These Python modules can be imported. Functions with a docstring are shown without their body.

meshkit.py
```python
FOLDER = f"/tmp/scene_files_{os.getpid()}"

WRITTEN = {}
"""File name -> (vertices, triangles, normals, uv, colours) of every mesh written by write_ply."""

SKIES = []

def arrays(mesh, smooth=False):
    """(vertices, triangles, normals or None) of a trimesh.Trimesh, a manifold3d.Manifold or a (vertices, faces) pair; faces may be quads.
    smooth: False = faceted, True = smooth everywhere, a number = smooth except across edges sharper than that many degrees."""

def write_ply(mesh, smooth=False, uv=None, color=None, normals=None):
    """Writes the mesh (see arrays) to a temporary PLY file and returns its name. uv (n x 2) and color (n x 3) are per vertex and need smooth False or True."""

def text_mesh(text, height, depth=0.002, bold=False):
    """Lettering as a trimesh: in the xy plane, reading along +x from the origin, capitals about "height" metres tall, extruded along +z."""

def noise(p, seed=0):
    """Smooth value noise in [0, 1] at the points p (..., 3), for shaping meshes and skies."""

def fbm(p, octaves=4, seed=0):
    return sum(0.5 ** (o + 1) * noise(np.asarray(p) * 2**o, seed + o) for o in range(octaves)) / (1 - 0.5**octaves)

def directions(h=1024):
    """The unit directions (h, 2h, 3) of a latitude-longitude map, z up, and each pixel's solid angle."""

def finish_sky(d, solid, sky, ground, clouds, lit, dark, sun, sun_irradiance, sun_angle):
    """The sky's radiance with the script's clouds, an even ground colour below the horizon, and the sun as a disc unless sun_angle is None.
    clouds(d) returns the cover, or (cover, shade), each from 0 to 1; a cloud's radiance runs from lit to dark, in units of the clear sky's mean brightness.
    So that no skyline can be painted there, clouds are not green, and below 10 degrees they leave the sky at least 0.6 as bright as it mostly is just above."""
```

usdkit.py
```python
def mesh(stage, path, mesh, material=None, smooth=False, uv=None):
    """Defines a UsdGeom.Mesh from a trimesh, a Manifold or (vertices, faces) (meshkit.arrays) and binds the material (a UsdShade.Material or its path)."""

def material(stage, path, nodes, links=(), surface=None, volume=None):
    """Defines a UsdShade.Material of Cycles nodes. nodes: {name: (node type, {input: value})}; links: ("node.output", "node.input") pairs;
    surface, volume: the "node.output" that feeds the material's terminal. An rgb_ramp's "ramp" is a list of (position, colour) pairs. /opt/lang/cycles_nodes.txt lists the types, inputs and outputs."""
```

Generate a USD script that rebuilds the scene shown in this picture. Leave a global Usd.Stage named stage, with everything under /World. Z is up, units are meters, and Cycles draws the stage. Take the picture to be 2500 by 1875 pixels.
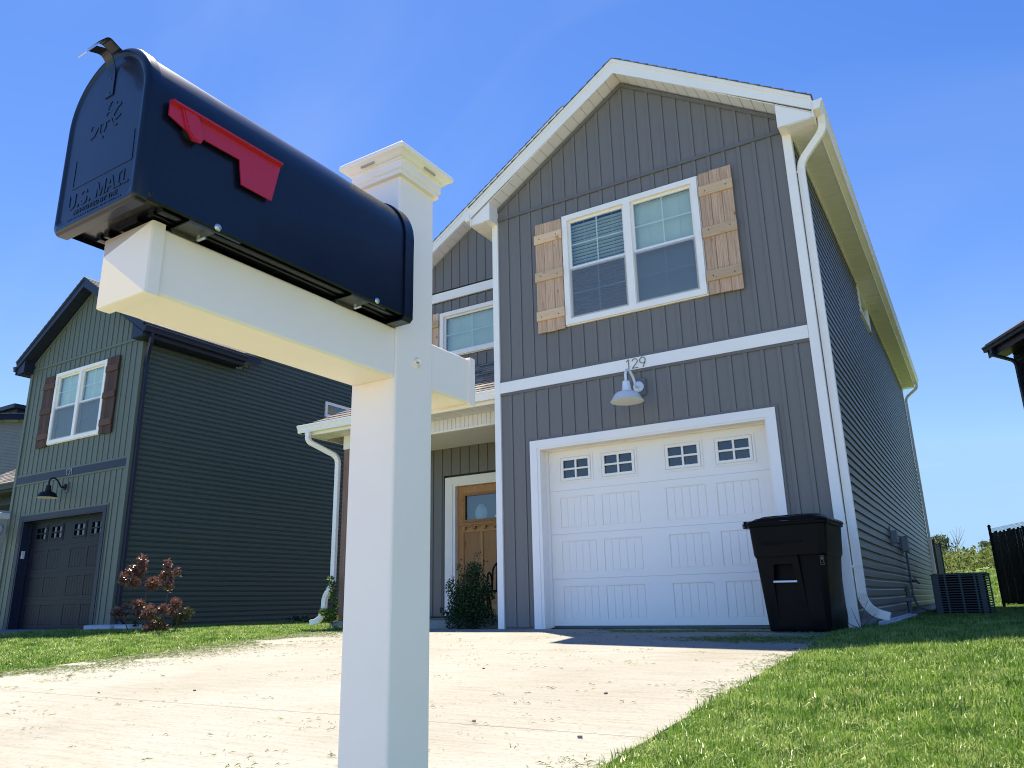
import math, random
import numpy as np
import trimesh
import manifold3d as m3
from shapely import affinity
from shapely.geometry import Polygon, LineString, Point, box as sbox
from shapely.ops import unary_union
import usdkit, meshkit
from pxr import Usd, UsdGeom, UsdLux, UsdShade, Gf, Sdf, Vt

stage = Usd.Stage.CreateInMemory()
UsdGeom.SetStageUpAxis(stage, "Z")
UsdGeom.SetStageMetersPerUnit(stage, 1.0)
UsdGeom.Xform.Define(stage, "/World")
UsdGeom.Scope.Define(stage, "/World/Looks")

# ------------------------------------------------------------------ camera, sky, sun, exposure
EXPOSURE = 1.28
CAM_POS = np.array([1.2382, -8.3534, 0.3184])
CAM_YAW, CAM_PITCH, CAM_ROLL = math.radians(-30.978), math.radians(16.018), math.radians(-1.259)
cf = np.array([math.sin(CAM_YAW) * math.cos(CAM_PITCH), math.cos(CAM_YAW) * math.cos(CAM_PITCH), math.sin(CAM_PITCH)])
cr = np.array([math.cos(CAM_YAW), -math.sin(CAM_YAW), 0.0])
cu = np.cross(cr, cf)
cr, cu = cr * math.cos(CAM_ROLL) + cu * math.sin(CAM_ROLL), -cr * math.sin(CAM_ROLL) + cu * math.cos(CAM_ROLL)


def frame_matrix(x, y, z, t):
    return Gf.Matrix4d(*x, 0, *y, 0, *z, 0, *t, 1)


cam = UsdGeom.Camera.Define(stage, "/World/camera")
cam.AddTransformOp().Set(frame_matrix(cr, cu, -cf, CAM_POS))
cam.CreateHorizontalApertureAttr(36.0)
cam.CreateVerticalApertureAttr(27.0)
cam.CreateFocalLengthAttr(26.69)
cam.CreateClippingRangeAttr(Gf.Vec2f(0.05, 3000))
cam.CreateExposureAttr(EXPOSURE)

sun = np.array([-2.05, 1.66, 5.55])
sun /= np.linalg.norm(sun)
SUN_EL, SUN_ROT = math.asin(sun[2]), math.atan2(sun[0], sun[1])
dl = UsdLux.DistantLight.Define(stage, "/World/sun")
zx = np.cross([0, 1, 0], sun); zx /= np.linalg.norm(zx)
dl.AddTransformOp().Set(frame_matrix(zx, np.cross(sun, zx), sun, (0, 0, 50)))
dl.CreateIntensityAttr(1.25)
dl.CreateAngleAttr(0.53)
dl.CreateNormalizeAttr(True)
dl.CreateColorAttr(Gf.Vec3f(1.0, 0.885, 0.705))

dome = UsdLux.DomeLight.Define(stage, "/World/sky")
dome.GetPrim().SetCustomDataByKey("kind", "structure")
dome.GetPrim().SetCustomDataByKey("label", "clear blue daytime sky with faint wisps of cloud")
dome.GetPrim().SetCustomDataByKey("category", "sky")
skymat = usdkit.material(stage, "/World/Looks/sky", {
    "sky": ("sky_texture", {"sky_type": "single_scattering", "sun_disc": False, "sun_elevation": SUN_EL, "sun_rotation": SUN_ROT,
                            "altitude": 300.0, "air_density": 0.55, "aerosol_density": 0.05, "ozone_density": 2.2}),
    # the eye's soft shoulder: c / (1 + k c), the same all over the sky
    "k": ("mix_color", {"blend_type": "multiply", "fac": 1.0, "b": (0.2, 0.2, 0.2)}),
    "k1": ("mix_color", {"blend_type": "add", "fac": 1.0, "b": (1.0, 1.0, 1.0)}),
    "soft": ("mix_color", {"blend_type": "divide", "fac": 1.0}),
    "sat": ("hsv", {"hue": 0.518, "saturation": 1.40, "value": 1.93}),
    "cap": ("mix_color", {"blend_type": "darken", "fac": 1.0, "b": (1.66, 2.73, 3.95)}),
    "tc": ("texture_coordinate", {}),
    "map": ("mapping", {"scale": (3.0, 3.0, 26.0), "rotation": (0.04, 0.02, 0.4), "location": (0.3, 0.7, 0.2)}),
    "n": ("noise_texture", {"scale": 1.7, "detail": 5.0, "roughness": 0.62, "distortion": 0.4}),
    "r": ("rgb_ramp", {"ramp": [(0.0, (0, 0, 0)), (0.58, (0, 0, 0)), (0.8, (0.16, 0.16, 0.16)), (1.0, (0.3, 0.3, 0.3))]}),
    "map2": ("mapping", {"scale": (1.2, 5.0, 2.2), "rotation": (0.3, 0.2, 0.9), "location": (0.1, 0.4, 0.9)}),
    "n2": ("noise_texture", {"scale": 1.1, "detail": 4.0, "roughness": 0.5, "distortion": 0.6}),
    "r2": ("rgb_ramp", {"ramp": [(0.0, (0, 0, 0)), (0.5, (0, 0, 0)), (0.75, (0.1, 0.1, 0.1)), (1.0, (0.16, 0.16, 0.16))]}),
    "mx2": ("mix_color", {"blend_type": "mix", "b": (3.2, 3.6, 4.3)}),
    "sx": ("separate_xyz", {}),
    "low": ("map_range", {"from_min": 0.1, "from_max": 0.34, "to_min": 1.0, "to_max": 0.0, "clamp": True}),
    "mf": ("math", {"math_type": "multiply"}),
    "mx": ("mix_color", {"blend_type": "mix", "b": (3.9, 4.2, 4.5)}),
    "bg": ("background_shader", {"strength": 0.105}),
}, [("sky.color", "k.a"), ("k.result", "k1.a"), ("sky.color", "soft.a"), ("k1.result", "soft.b"), ("soft.result", "sat.color"),
    ("tc.generated", "map.vector"), ("map.vector", "n.vector"), ("n.fac", "r.fac"), ("tc.generated", "sx.vector"), ("sx.z", "low.value"), ("low.result", "mf.value1"), ("r.color", "mf.value2"),
    ("mf.value", "mx.fac"), ("sat.color", "cap.a"), ("cap.result", "mx.a"), ("tc.generated", "map2.vector"), ("map2.vector", "n2.vector"), ("n2.fac", "r2.fac"), ("r2.color", "mx2.fac"), ("mx.result", "mx2.a"), ("mx2.result", "bg.color")], surface="bg.background")
UsdShade.MaterialBindingAPI.Apply(dome.GetPrim()).Bind(skymat)

# ------------------------------------------------------------------ materials


def mat(name, col, rough=0.5, var=0.0, vscale=3.0, stretch=None, col2=None, bump=0.0, bscale=40.0, spec=0.5, metal=0.0, coat=0.0, ramp=None, ndetail=4.0, coord="object", rvar=0.0):
    n = {"p": ("principled_bsdf", {"base_color": col, "roughness": rough, "specular_ior_level": spec, "metallic": metal, "coat_weight": coat})}
    l = []
    if var or col2 or bump or ramp:
        n["tc"] = ("texture_coordinate", {}) if coord == "object" else ("geometry", {})
        src = "tc.object" if coord == "object" else "tc.position"
        n["map"] = ("mapping", {"scale": stretch or (1, 1, 1)})
        l.append((src, "map.vector"))
    if ramp or var or col2:
        n["n"] = ("noise_texture", {"scale": vscale, "detail": ndetail, "roughness": 0.6})
        l.append(("map.vector", "n.vector"))
        c = np.array(col, float)
        rr = ramp or [(0.25, tuple(c * (1 - var))), (0.75, tuple(np.array(col2, float) if col2 else c * (1 + var)))]
        n["r"] = ("rgb_ramp", {"ramp": rr})
        l += [("n.fac", "r.fac"), ("r.color", "p.base_color")]
        if rvar:
            n["mr"] = ("map_range", {"from_min": 0.3, "from_max": 0.7, "to_min": max(rough - rvar, 0.02), "to_max": rough + rvar})
            l += [("n.fac", "mr.value"), ("mr.result", "p.roughness")]
    if bump:
        n["bn"] = ("noise_texture", {"scale": bscale, "detail": 3.0, "roughness": 0.6})
        n["b"] = ("bump", {"strength": bump, "distance": 0.01})
        l += [("map.vector", "bn.vector"), ("bn.fac", "b.height"), ("b.normal", "p.normal")]
    return usdkit.material(stage, "/World/Looks/" + name, n, l, surface="p.BSDF")


def wood(name, dark, mid, light, axis="z", rough=0.65):
    """Sawn timber: grain drawn out along one axis, knots, and a tone of its own for each board."""
    s = {"z": (26, 26, 0.55), "x": (0.55, 26, 26), "y": (26, .55, 26)}[axis]
    n = {"tc": ("texture_coordinate", {}), "oi": ("object_info", {}),
         "off": ("combine_xyz", {"z": 0.0}), "add": ("mix_vector", {}),
         "m1": ("math", {"math_type": "multiply", "value2": 17.0}),
         "map": ("mapping", {"scale": s}),
         "n": ("noise_texture", {"dimensions": "4D", "scale": 5.0, "detail": 6.0, "roughness": 0.72, "distortion": 0.25}),
         "r": ("rgb_ramp", {"ramp": [(0.28, dark), (0.5, mid), (0.72, light)]}),
         "kmap": ("mapping", {"scale": (9, 9, 4.5) if axis == "z" else ((4.5, 9, 9) if axis == "x" else (9, 4.5, 9))}),
         "k": ("voronoi_texture", {"scale": 1.0}) if False else ("noise_texture", {"dimensions": "4D", "scale": 2.0, "detail": 1.0}),
         "kr": ("rgb_ramp", {"ramp": [(0.0, (0.35, 0.3, 0.28)), (0.24, (0.55, 0.5, 0.46)), (0.33, (1, 1, 1)), (1.0, (1, 1, 1))]}),
         "mk": ("mix_color", {"blend_type": "multiply", "fac": 1.0}),
         "hv": ("map_range", {"from_min": 0.0, "from_max": 1.0, "to_min": 0.68, "to_max": 1.2}),
         "hs": ("hsv", {"hue": 0.5, "saturation": 1.0}),
         "b": ("bump", {"strength": 0.25, "distance": 0.004}),
         "p": ("principled_bsdf", {"roughness": rough, "specular_ior_level": 0.25})}
    l = [("tc.object", "map.vector"), ("map.vector", "n.vector"), ("oi.random", "m1.value1"), ("m1.value", "n.w"), ("n.fac", "r.fac"),
         ("tc.object", "kmap.vector"), ("kmap.vector", "k.vector"), ("m1.value", "k.w"), ("k.fac", "kr.fac"), ("r.color", "mk.a"), ("kr.color", "mk.b"),
         ("oi.random", "hv.value"), ("hv.result", "hs.value"), ("mk.result", "hs.color"), ("hs.color", "p.base_color"), ("n.fac", "b.height"), ("b.normal", "p.normal")]
    for k in ("off", "add"):
        n.pop(k)
    return usdkit.material(stage, "/World/Looks/" + name, n, l, surface="p.BSDF")


def glass_pane(name, tint=(0.9, 0.95, 0.95), ior=1.52, base=0.0):
    return usdkit.material(stage, "/World/Looks/" + name, {
        "geo": ("geometry", {}), "io": ("map_range", {"from_min": 0.0, "from_max": 1.0, "to_min": ior, "to_max": 1.0 / ior}), "f": ("fresnel", {}), "t": ("transparent_bsdf", {"color": tint}), "g": ("glossy_bsdf", {"color": (0.95, 0.97, 1.0), "roughness": 0.01}),
        "a": ("math", {"math_type": "add", "value2": base, "use_clamp": True}), "m": ("mix_closure", {})},
        [("geo.backfacing", "io.value"), ("io.result", "f.IOR"), ("f.fac", "a.value1"), ("a.value", "m.fac"), ("t.BSDF", "m.closure1"), ("g.BSDF", "m.closure2")], surface="m.closure")


def leaf_mat(name, c1, c2, c3, trans=0.35, rough=0.45, spec=0.4):
    return usdkit.material(stage, "/World/Looks/" + name, {
        "g": ("geometry", {}), "oi": ("object_info", {}), "ad": ("math", {"math_type": "add"}), "fr": ("math", {"math_type": "fraction"}),
        "r": ("rgb_ramp", {"ramp": [(0.0, c1), (0.5, c2), (1.0, c3)]}),
        "p": ("principled_bsdf", {"roughness": rough, "specular_ior_level": spec}), "t": ("translucent_bsdf", {}),
        "m": ("mix_closure", {"fac": trans})},
        [("g.random_per_island", "ad.value1"), ("oi.random", "ad.value2"), ("ad.value", "fr.value1"), ("fr.value", "r.fac"), ("r.color", "p.base_color"), ("r.color", "t.color"), ("p.BSDF", "m.closure1"), ("t.BSDF", "m.closure2")], surface="m.closure")


WHITE = mat("white_vinyl", (0.90, 0.815, 0.735), 0.45, var=0.03, vscale=2.5, bump=0.05, bscale=60)
WHITEDOOR = mat("white_steel_door", (0.92, 0.83, 0.735), 0.5, var=0.02, vscale=2.0, bump=0.12, bscale=160, stretch=(0.15, 1, 1))
SOFFIT = mat("cream_soffit", (0.81, 0.75, 0.745), 0.55, var=0.03, vscale=3)
POSTW = mat("post_vinyl", (0.93, 0.80, 0.72), 0.38, var=0.025, vscale=5, bump=0.02, bscale=30)
TRIMG = mat("grey_trim", (0.14, 0.125, 0.118), 0.5)
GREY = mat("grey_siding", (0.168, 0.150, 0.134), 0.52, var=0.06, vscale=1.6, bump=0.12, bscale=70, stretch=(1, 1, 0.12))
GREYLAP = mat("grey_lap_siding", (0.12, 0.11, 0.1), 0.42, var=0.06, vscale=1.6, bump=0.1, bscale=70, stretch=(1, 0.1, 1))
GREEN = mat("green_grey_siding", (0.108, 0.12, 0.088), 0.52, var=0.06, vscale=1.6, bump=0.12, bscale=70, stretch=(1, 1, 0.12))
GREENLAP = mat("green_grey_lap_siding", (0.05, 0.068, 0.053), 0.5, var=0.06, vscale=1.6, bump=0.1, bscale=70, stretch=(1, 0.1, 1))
NAVY = mat("dark_trim", (0.014, 0.017, 0.03), 0.42, spec=0.3, var=0.1, vscale=3)
BLACKDOOR = mat("dark_garage_door", (0.0055, 0.006, 0.0105), 0.45, spec=0.25, bump=0.1, bscale=160, stretch=(0.15, 1, 1))
BLACKHOUSE = mat("black_siding", (0.014, 0.015, 0.016), 0.6, spec=0.2)
BEIGE = mat("beige_lap_siding", (0.3, 0.285, 0.26), 0.55, var=0.05)
CEDAR = wood("cedar", (0.22, 0.11, 0.06), (0.55, 0.345, 0.22), (0.76, 0.53, 0.37))
CEDARX = wood("cedar_batten", (0.5, 0.3, 0.165), (0.72, 0.475, 0.28), (0.82, 0.59, 0.385), axis="x")
DARKWOOD = wood("dark_stained_wood", (0.045, 0.02, 0.013), (0.085, 0.04, 0.025), (0.12, 0.06, 0.038))
DARKWOODX = wood("dark_stained_batten", (0.05, 0.024, 0.016), (0.095, 0.046, 0.03), (0.13, 0.068, 0.043), axis="x")
POSTWOOD = wood("porch_post_wood", (0.15, 0.075, 0.05), (0.28, 0.16, 0.115), (0.38, 0.25, 0.19))
DOORWOOD = wood("front_door_wood", (0.3, 0.13, 0.042), (0.42, 0.2, 0.068), (0.5, 0.255, 0.1), rough=0.4)
DOORWOODX = wood("front_door_rail_wood", (0.3, 0.13, 0.042), (0.42, 0.2, 0.068), (0.5, 0.255, 0.1), axis="x", rough=0.4)
SHINGLE = mat("asphalt_shingle", (0.16, 0.145, 0.14), 0.9, ramp=[(0.2, (0.055, 0.05, 0.052)), (0.5, (0.15, 0.135, 0.13)), (0.8, (0.29, 0.27, 0.25))], vscale=9, bump=0.4, bscale=300)
GLASS = glass_pane("window_glass", (0.9, 0.97, 0.94), 1.6, 0.04)
GLASSDARK = glass_pane("garage_glass", (0.3, 0.33, 0.38), 1.6, 0.06)
DOORGLASS = glass_pane("door_glass", (0.75, 0.82, 0.86), 1.55, 0.04)
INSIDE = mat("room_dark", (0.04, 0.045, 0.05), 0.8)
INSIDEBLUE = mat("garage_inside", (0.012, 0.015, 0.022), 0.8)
BLIND = mat("white_blind", (0.7, 0.69, 0.65), 0.5)
BLINDDARK = mat("shaded_blind", (0.68, 0.68, 0.65), 0.5)
SCREEN = usdkit.material(stage, "/World/Looks/insect_screen", {"t": ("transparent_bsdf", {"color": (1, 1, 1)}), "d": ("diffuse_bsdf", {"color": (0.2, 0.19, 0.165)}), "m": ("mix_closure", {"fac": 0.24})},
                         [("t.BSDF", "m.closure1"), ("d.BSDF", "m.closure2")], surface="m.closure")
STEELDARK = mat("dark_screw", (0.03, 0.03, 0.03), 0.4)
BLACKMETAL = mat("black_metal", (0.008, 0.008, 0.009), 0.5, spec=0.25)
LAMPWHITE = mat("white_enamel", (0.72, 0.735, 0.76), 0.25)
LAMPIN = mat("cream_enamel", (0.8, 0.77, 0.66), 0.4)
NUMBER = mat("brushed_number", (0.16, 0.155, 0.15), 0.4)
NUMBERPALE = mat("pale_number", (0.45, 0.46, 0.48), 0.35)
MAILBLACK = usdkit.material(stage, "/World/Looks/mailbox_black", {
    "g": ("texture_coordinate", {}), "n": ("noise_texture", {"scale": 420.0, "detail": 2.0}), "n2": ("noise_texture", {"scale": 9.0, "detail": 4.0}),
    "mr": ("map_range", {"from_min": 0.3, "from_max": 0.75, "to_min": 0.24, "to_max": 0.34}),
    "b": ("bump", {"strength": 0.025, "distance": 0.001}), "p": ("principled_bsdf", {"base_color": (0.003, 0.0045, 0.010), "specular_ior_level": 0.36, "coat_weight": 0.35, "coat_roughness": 0.07, "coat_ior": 1.35})},
    [("g.object", "n.vector"), ("g.object", "n2.vector"), ("n2.fac", "mr.value"), ("mr.result", "p.roughness"), ("n.fac", "b.height"), ("b.normal", "p.normal")], surface="p.BSDF")
FLAGRED = mat("flag_red", (0.42, 0.012, 0.03), 0.3, coat=0.2, var=0.04)
STEEL = mat("zinc_steel", (0.6, 0.6, 0.6), 0.3, metal=0.9)
BRACKET = mat("bracket_steel", (0.09, 0.09, 0.095), 0.35, metal=0.5)
BINBLACK = mat("bin_plastic", (0.002, 0.0024, 0.003), 0.36, var=0.2, vscale=6, bump=0.06, bscale=90, rvar=0.06, spec=0.1)
ACGREY = mat("ac_grey", (0.075, 0.085, 0.088), 0.5, spec=0.3)
DARKCOIL = mat("dark_coil", (0.003, 0.003, 0.004), 0.8, spec=0.1)
UTILGREY = mat("utility_grey", (0.16, 0.17, 0.18), 0.5)
PIPE = mat("grey_pipe", (0.09, 0.095, 0.1), 0.5)
FENCEBLACK = mat("fence_slat", (0.008, 0.008, 0.009), 0.6, spec=0.2)
BARK = mat("bark", (0.09, 0.065, 0.045), 0.8, var=0.3, vscale=20)
PALEBARK = mat("dry_twig", (0.3, 0.27, 0.24), 0.8)
GRASSMAT = leaf_mat("grass_blade", (0.04, 0.105, 0.012), (0.15, 0.295, 0.025), (0.48, 0.56, 0.19), trans=0.4, rough=0.4, spec=0.6)
CLIPMAT = leaf_mat("grass_clipping", (0.08, 0.15, 0.03), (0.16, 0.25, 0.055), (0.3, 0.3, 0.13), trans=0.1, rough=0.6)
REDLEAF = leaf_mat("red_shrub_leaf", (0.125, 0.033, 0.04), (0.2, 0.09, 0.08), (0.23, 0.18, 0.1), trans=0.22, rough=0.3, spec=0.7)
YEWLEAF = leaf_mat("dark_green_leaf", (0.012, 0.035, 0.015), (0.025, 0.06, 0.022), (0.045, 0.09, 0.03), trans=0.2)
VINELEAF = leaf_mat("vine_leaf", (0.04, 0.09, 0.02), (0.08, 0.15, 0.03), (0.13, 0.2, 0.05), trans=0.35)
BRUSHLEAF = leaf_mat("brush_leaf", (0.14, 0.18, 0.045), (0.24, 0.26, 0.08), (0.36, 0.34, 0.16), trans=0.45, rough=0.6)
TREELEAF = leaf_mat("far_tree_leaf", (0.06, 0.09, 0.03), (0.11, 0.15, 0.05), (0.18, 0.21, 0.08), trans=0.4, rough=0.6)
CONCRETE = usdkit.material(stage, "/World/Looks/concrete", {
    "g": ("geometry", {}), "m1": ("mapping", {"scale": (1, 1, 1)}), "n1": ("noise_texture", {"scale": 0.55, "detail": 6.0, "roughness": 0.6}),
    "r1": ("rgb_ramp", {"ramp": [(0.3, (0.25, 0.243, 0.212)), (0.5, (0.29, 0.286, 0.26)), (0.7, (0.315, 0.314, 0.292))]}),
    "m2": ("mapping", {"scale": (2.2, 26.0, 1.0), "rotation": (0, 0, 0.06)}), "n2": ("noise_texture", {"scale": 1.2, "detail": 5.0, "roughness": 0.7}),
    "r2": ("rgb_ramp", {"ramp": [(0.3, (0.8, 0.78, 0.74)), (0.55, (1, 1, 1)), (1.0, (1.0, 1.0, 1.0))]}),
    "n3": ("noise_texture", {"scale": 0.9, "detail": 3.0}), "r3": ("rgb_ramp", {"ramp": [(0.0, (0.86, 0.82, 0.73)), (0.34, (0.95, 0.925, 0.875)), (0.5, (1, 1, 1)), (1.0, (1, 1, 1))]}),
    "x1": ("mix_color", {"blend_type": "multiply", "fac": 0.85}), "x2": ("mix_color", {"blend_type": "multiply", "fac": 0.6}),
    "n4": ("noise_texture", {"scale": 160.0, "detail": 3.0}), "b": ("bump", {"strength": 0.25, "distance": 0.004}),
    "n5": ("noise_texture", {"scale": 45.0, "detail": 2.0, "roughness": 0.5}), "r5": ("rgb_ramp", {"ramp": [(0.0, (0.7, 0.68, 0.64)), (0.34, (0.82, 0.8, 0.77)), (0.42, (1, 1, 1)), (1, (1, 1, 1))]}), "x3": ("mix_color", {"blend_type": "multiply", "fac": 0.95}),
    "p": ("principled_bsdf", {"roughness": 0.85, "specular_ior_level": 0.25})},
    [("g.position", "m1.vector"), ("m1.vector", "n1.vector"), ("n1.fac", "r1.fac"), ("g.position", "m2.vector"), ("m2.vector", "n2.vector"), ("n2.fac", "r2.fac"), ("r1.color", "x1.a"), ("r2.color", "x1.b"),
     ("g.position", "n3.vector"), ("n3.fac", "r3.fac"), ("x1.result", "x2.a"), ("r3.color", "x2.b"), ("g.position", "n4.vector"), ("n4.fac", "b.height"), ("b.normal", "p.normal"),
     ("g.position", "n5.vector"), ("n5.fac", "r5.fac"), ("x2.result", "x3.a"), ("r5.color", "x3.b"), ("x3.result", "p.base_color")], surface="p.BSDF")
SOIL = mat("lawn_soil", (0.045, 0.06, 0.02), 0.9, ramp=[(0.3, (0.09, 0.14, 0.025)), (0.55, (0.14, 0.21, 0.045)), (0.8, (0.2, 0.24, 0.08))], vscale=2.0, coord="pos", ndetail=6)
ROADC = mat("road_surface", (0.38, 0.35, 0.3), 0.85, var=0.2, vscale=4, coord="pos")
STONE = mat("pebble", (0.2, 0.17, 0.14), 0.8)
PLASTICW = mat("white_plastic", (0.55, 0.57, 0.6), 0.4)

# ------------------------------------------------------------------ prims
COUNT = {}


def path_for(parent, name):
    k = (parent, name)
    n = COUNT.get(k, 0)
    COUNT[k] = n + 1
    return f"{parent}/{name}" + (f"_{n:03d}" if n else "")


def tag(prim, label=None, cat=None, group=None, kind=None):
    for k, v in (("label", label), ("category", cat), ("group", group), ("kind", kind)):
        if v:
            prim.SetCustomDataByKey(k, v)


def thing(name, label, cat, loc=(0, 0, 0), rz=0.0, group=None, kind=None):
    p = path_for("/World", name)
    x = UsdGeom.Xform.Define(stage, p)
    x.AddTranslateOp().Set(Gf.Vec3d(*map(float, loc)))
    if rz:
        x.AddRotateZOp().Set(float(rz))
    tag(x.GetPrim(), label, cat, group, kind)
    return p


def grp(parent, name, label=None):
    p = path_for(parent, name)
    x = UsdGeom.Xform.Define(stage, p)
    tag(x.GetPrim(), label)
    return p


def part(parent, name, mesh, material, smooth=False, label=None, kind=None):
    p = path_for(parent, name)
    m = usdkit.mesh(stage, p, mesh, material, smooth=smooth)
    tag(m.GetPrim(), label, kind=kind)
    return p


def lone(name, mesh, material, label, cat, smooth=False, group=None, kind=None):
    p = path_for("/World", name)
    m = usdkit.mesh(stage, p, mesh, material, smooth=smooth)
    tag(m.GetPrim(), label, cat, group, kind)
    return p


# ------------------------------------------------------------------ mesh makers
def cat_(*ms):
    ms = [m for m in ms if m is not None]
    return trimesh.util.concatenate(ms) if len(ms) > 1 else ms[0]


def bx(x0, x1, y0, y1, z0, z1):
    m = trimesh.creation.box((x1 - x0, y1 - y0, z1 - z0))
    m.apply_translation(((x0 + x1) / 2, (y0 + y1) / 2, (z0 + z1) / 2))
    return m


def bbx(x0, x1, y0, y1, z0, z1, b=0.004):
    """Box with chamfered edges."""
    pts = []
    for x, sx in ((x0, 1), (x1, -1)):
        for y, sy in ((y0, 1), (y1, -1)):
            for z, sz in ((z0, 1), (z1, -1)):
                pts += [(x + sx * b, y + sy * b, z), (x + sx * b, y, z + sz * b), (x, y + sy * b, z + sz * b)]
    return trimesh.convex.convex_hull(np.array(pts))


def ext_y(poly, y0, y1):
    """Polygon in (x, z) drawn out along y."""
    out = []
    for g in getattr(poly, "geoms", [poly]):
        if g.is_empty or g.area < 1e-6:
            continue
        m = trimesh.creation.extrude_polygon(g, y1 - y0, engine="earcut")
        v = m.vertices.copy()
        out.append(trimesh.Trimesh(np.c_[v[:, 0], y1 - v[:, 2], v[:, 1]], m.faces, process=False))
    return cat_(*out) if out else None


def ext_x(poly, x0, x1):
    """Polygon in (y, z) drawn out along x."""
    m = trimesh.creation.extrude_polygon(poly, x1 - x0, engine="earcut")
    v = m.vertices
    return trimesh.Trimesh(np.c_[x0 + v[:, 2], v[:, 0], v[:, 1]], m.faces, process=False)


def ext_z(poly, z0, z1):
    m = trimesh.creation.extrude_polygon(poly, z1 - z0, engine="earcut")
    m.apply_translation((0, 0, z0))
    return m


def tube(pts, r, n=10):
    p = np.asarray(pts, float)
    t = np.gradient(p, axis=0)
    t /= np.linalg.norm(t, axis=1, keepdims=True) + 1e-12
    a = np.zeros_like(p)
    ref = np.array([0, 0, 1.0]) if abs(t[0, 2]) < 0.9 else np.array([1.0, 0, 0])
    for i in range(len(p)):
        ref = ref - t[i] * (ref @ t[i])
        ref /= np.linalg.norm(ref) + 1e-12
        a[i] = ref
    b = np.cross(t, a)
    ang = np.arange(n) * 2 * np.pi / n
    r = np.broadcast_to(r, (len(p),))
    v = (p[:, None] + r[:, None, None] * (np.cos(ang)[None, :, None] * a[:, None] + np.sin(ang)[None, :, None] * b[:, None])).reshape(-1, 3)
    return skin(v, len(p), n)


def skin(v, rows, n):
    f = []
    for i in range(rows - 1):
        for j in range(n):
            q = (i * n + j, i * n + (j + 1) % n, (i + 1) * n + (j + 1) % n, (i + 1) * n + j)
            f += [(q[0], q[1], q[2]), (q[0], q[2], q[3])]
    c0, c1 = len(v), len(v) + 1
    v = np.vstack([v, v[:n].mean(0), v[-n:].mean(0)])
    for j in range(n):
        f += [(c0, (j + 1) % n, j), (c1, (rows - 1) * n + j, (rows - 1) * n + (j + 1) % n)]
    return trimesh.Trimesh(v, f, process=False)


def sweep(pts, section, side, scale=None):
    """section: (a, b) points; a runs along 'side' (a fixed direction), b along side x tangent."""
    p = np.asarray(pts, float)
    t = np.gradient(p, axis=0)
    t /= np.linalg.norm(t, axis=1, keepdims=True) + 1e-12
    s = np.broadcast_to(np.asarray(side, float), p.shape)
    s = s - t * (s * t).sum(1, keepdims=True)
    s /= np.linalg.norm(s, axis=1, keepdims=True)
    b = np.cross(t, s)
    sec = np.asarray(section, float)
    sc = np.ones(len(p)) if scale is None else np.asarray(scale)
    v = (p[:, None] + sc[:, None, None] * (sec[None, :, 0, None] * s[:, None] + sec[None, :, 1, None] * b[:, None])).reshape(-1, 3)
    return skin(v, len(p), len(sec))


def lathe(prof, n=24, axis=(0, 0)):
    prof = np.asarray(prof, float)
    ang = np.arange(n) * 2 * np.pi / n
    v = np.stack([prof[:, None, 0] * np.cos(ang) + axis[0], prof[:, None, 0] * np.sin(ang) + axis[1], np.broadcast_to(prof[:, None, 1], (len(prof), n))], -1).reshape(-1, 3)
    return skin(v, len(prof), n)


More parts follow.
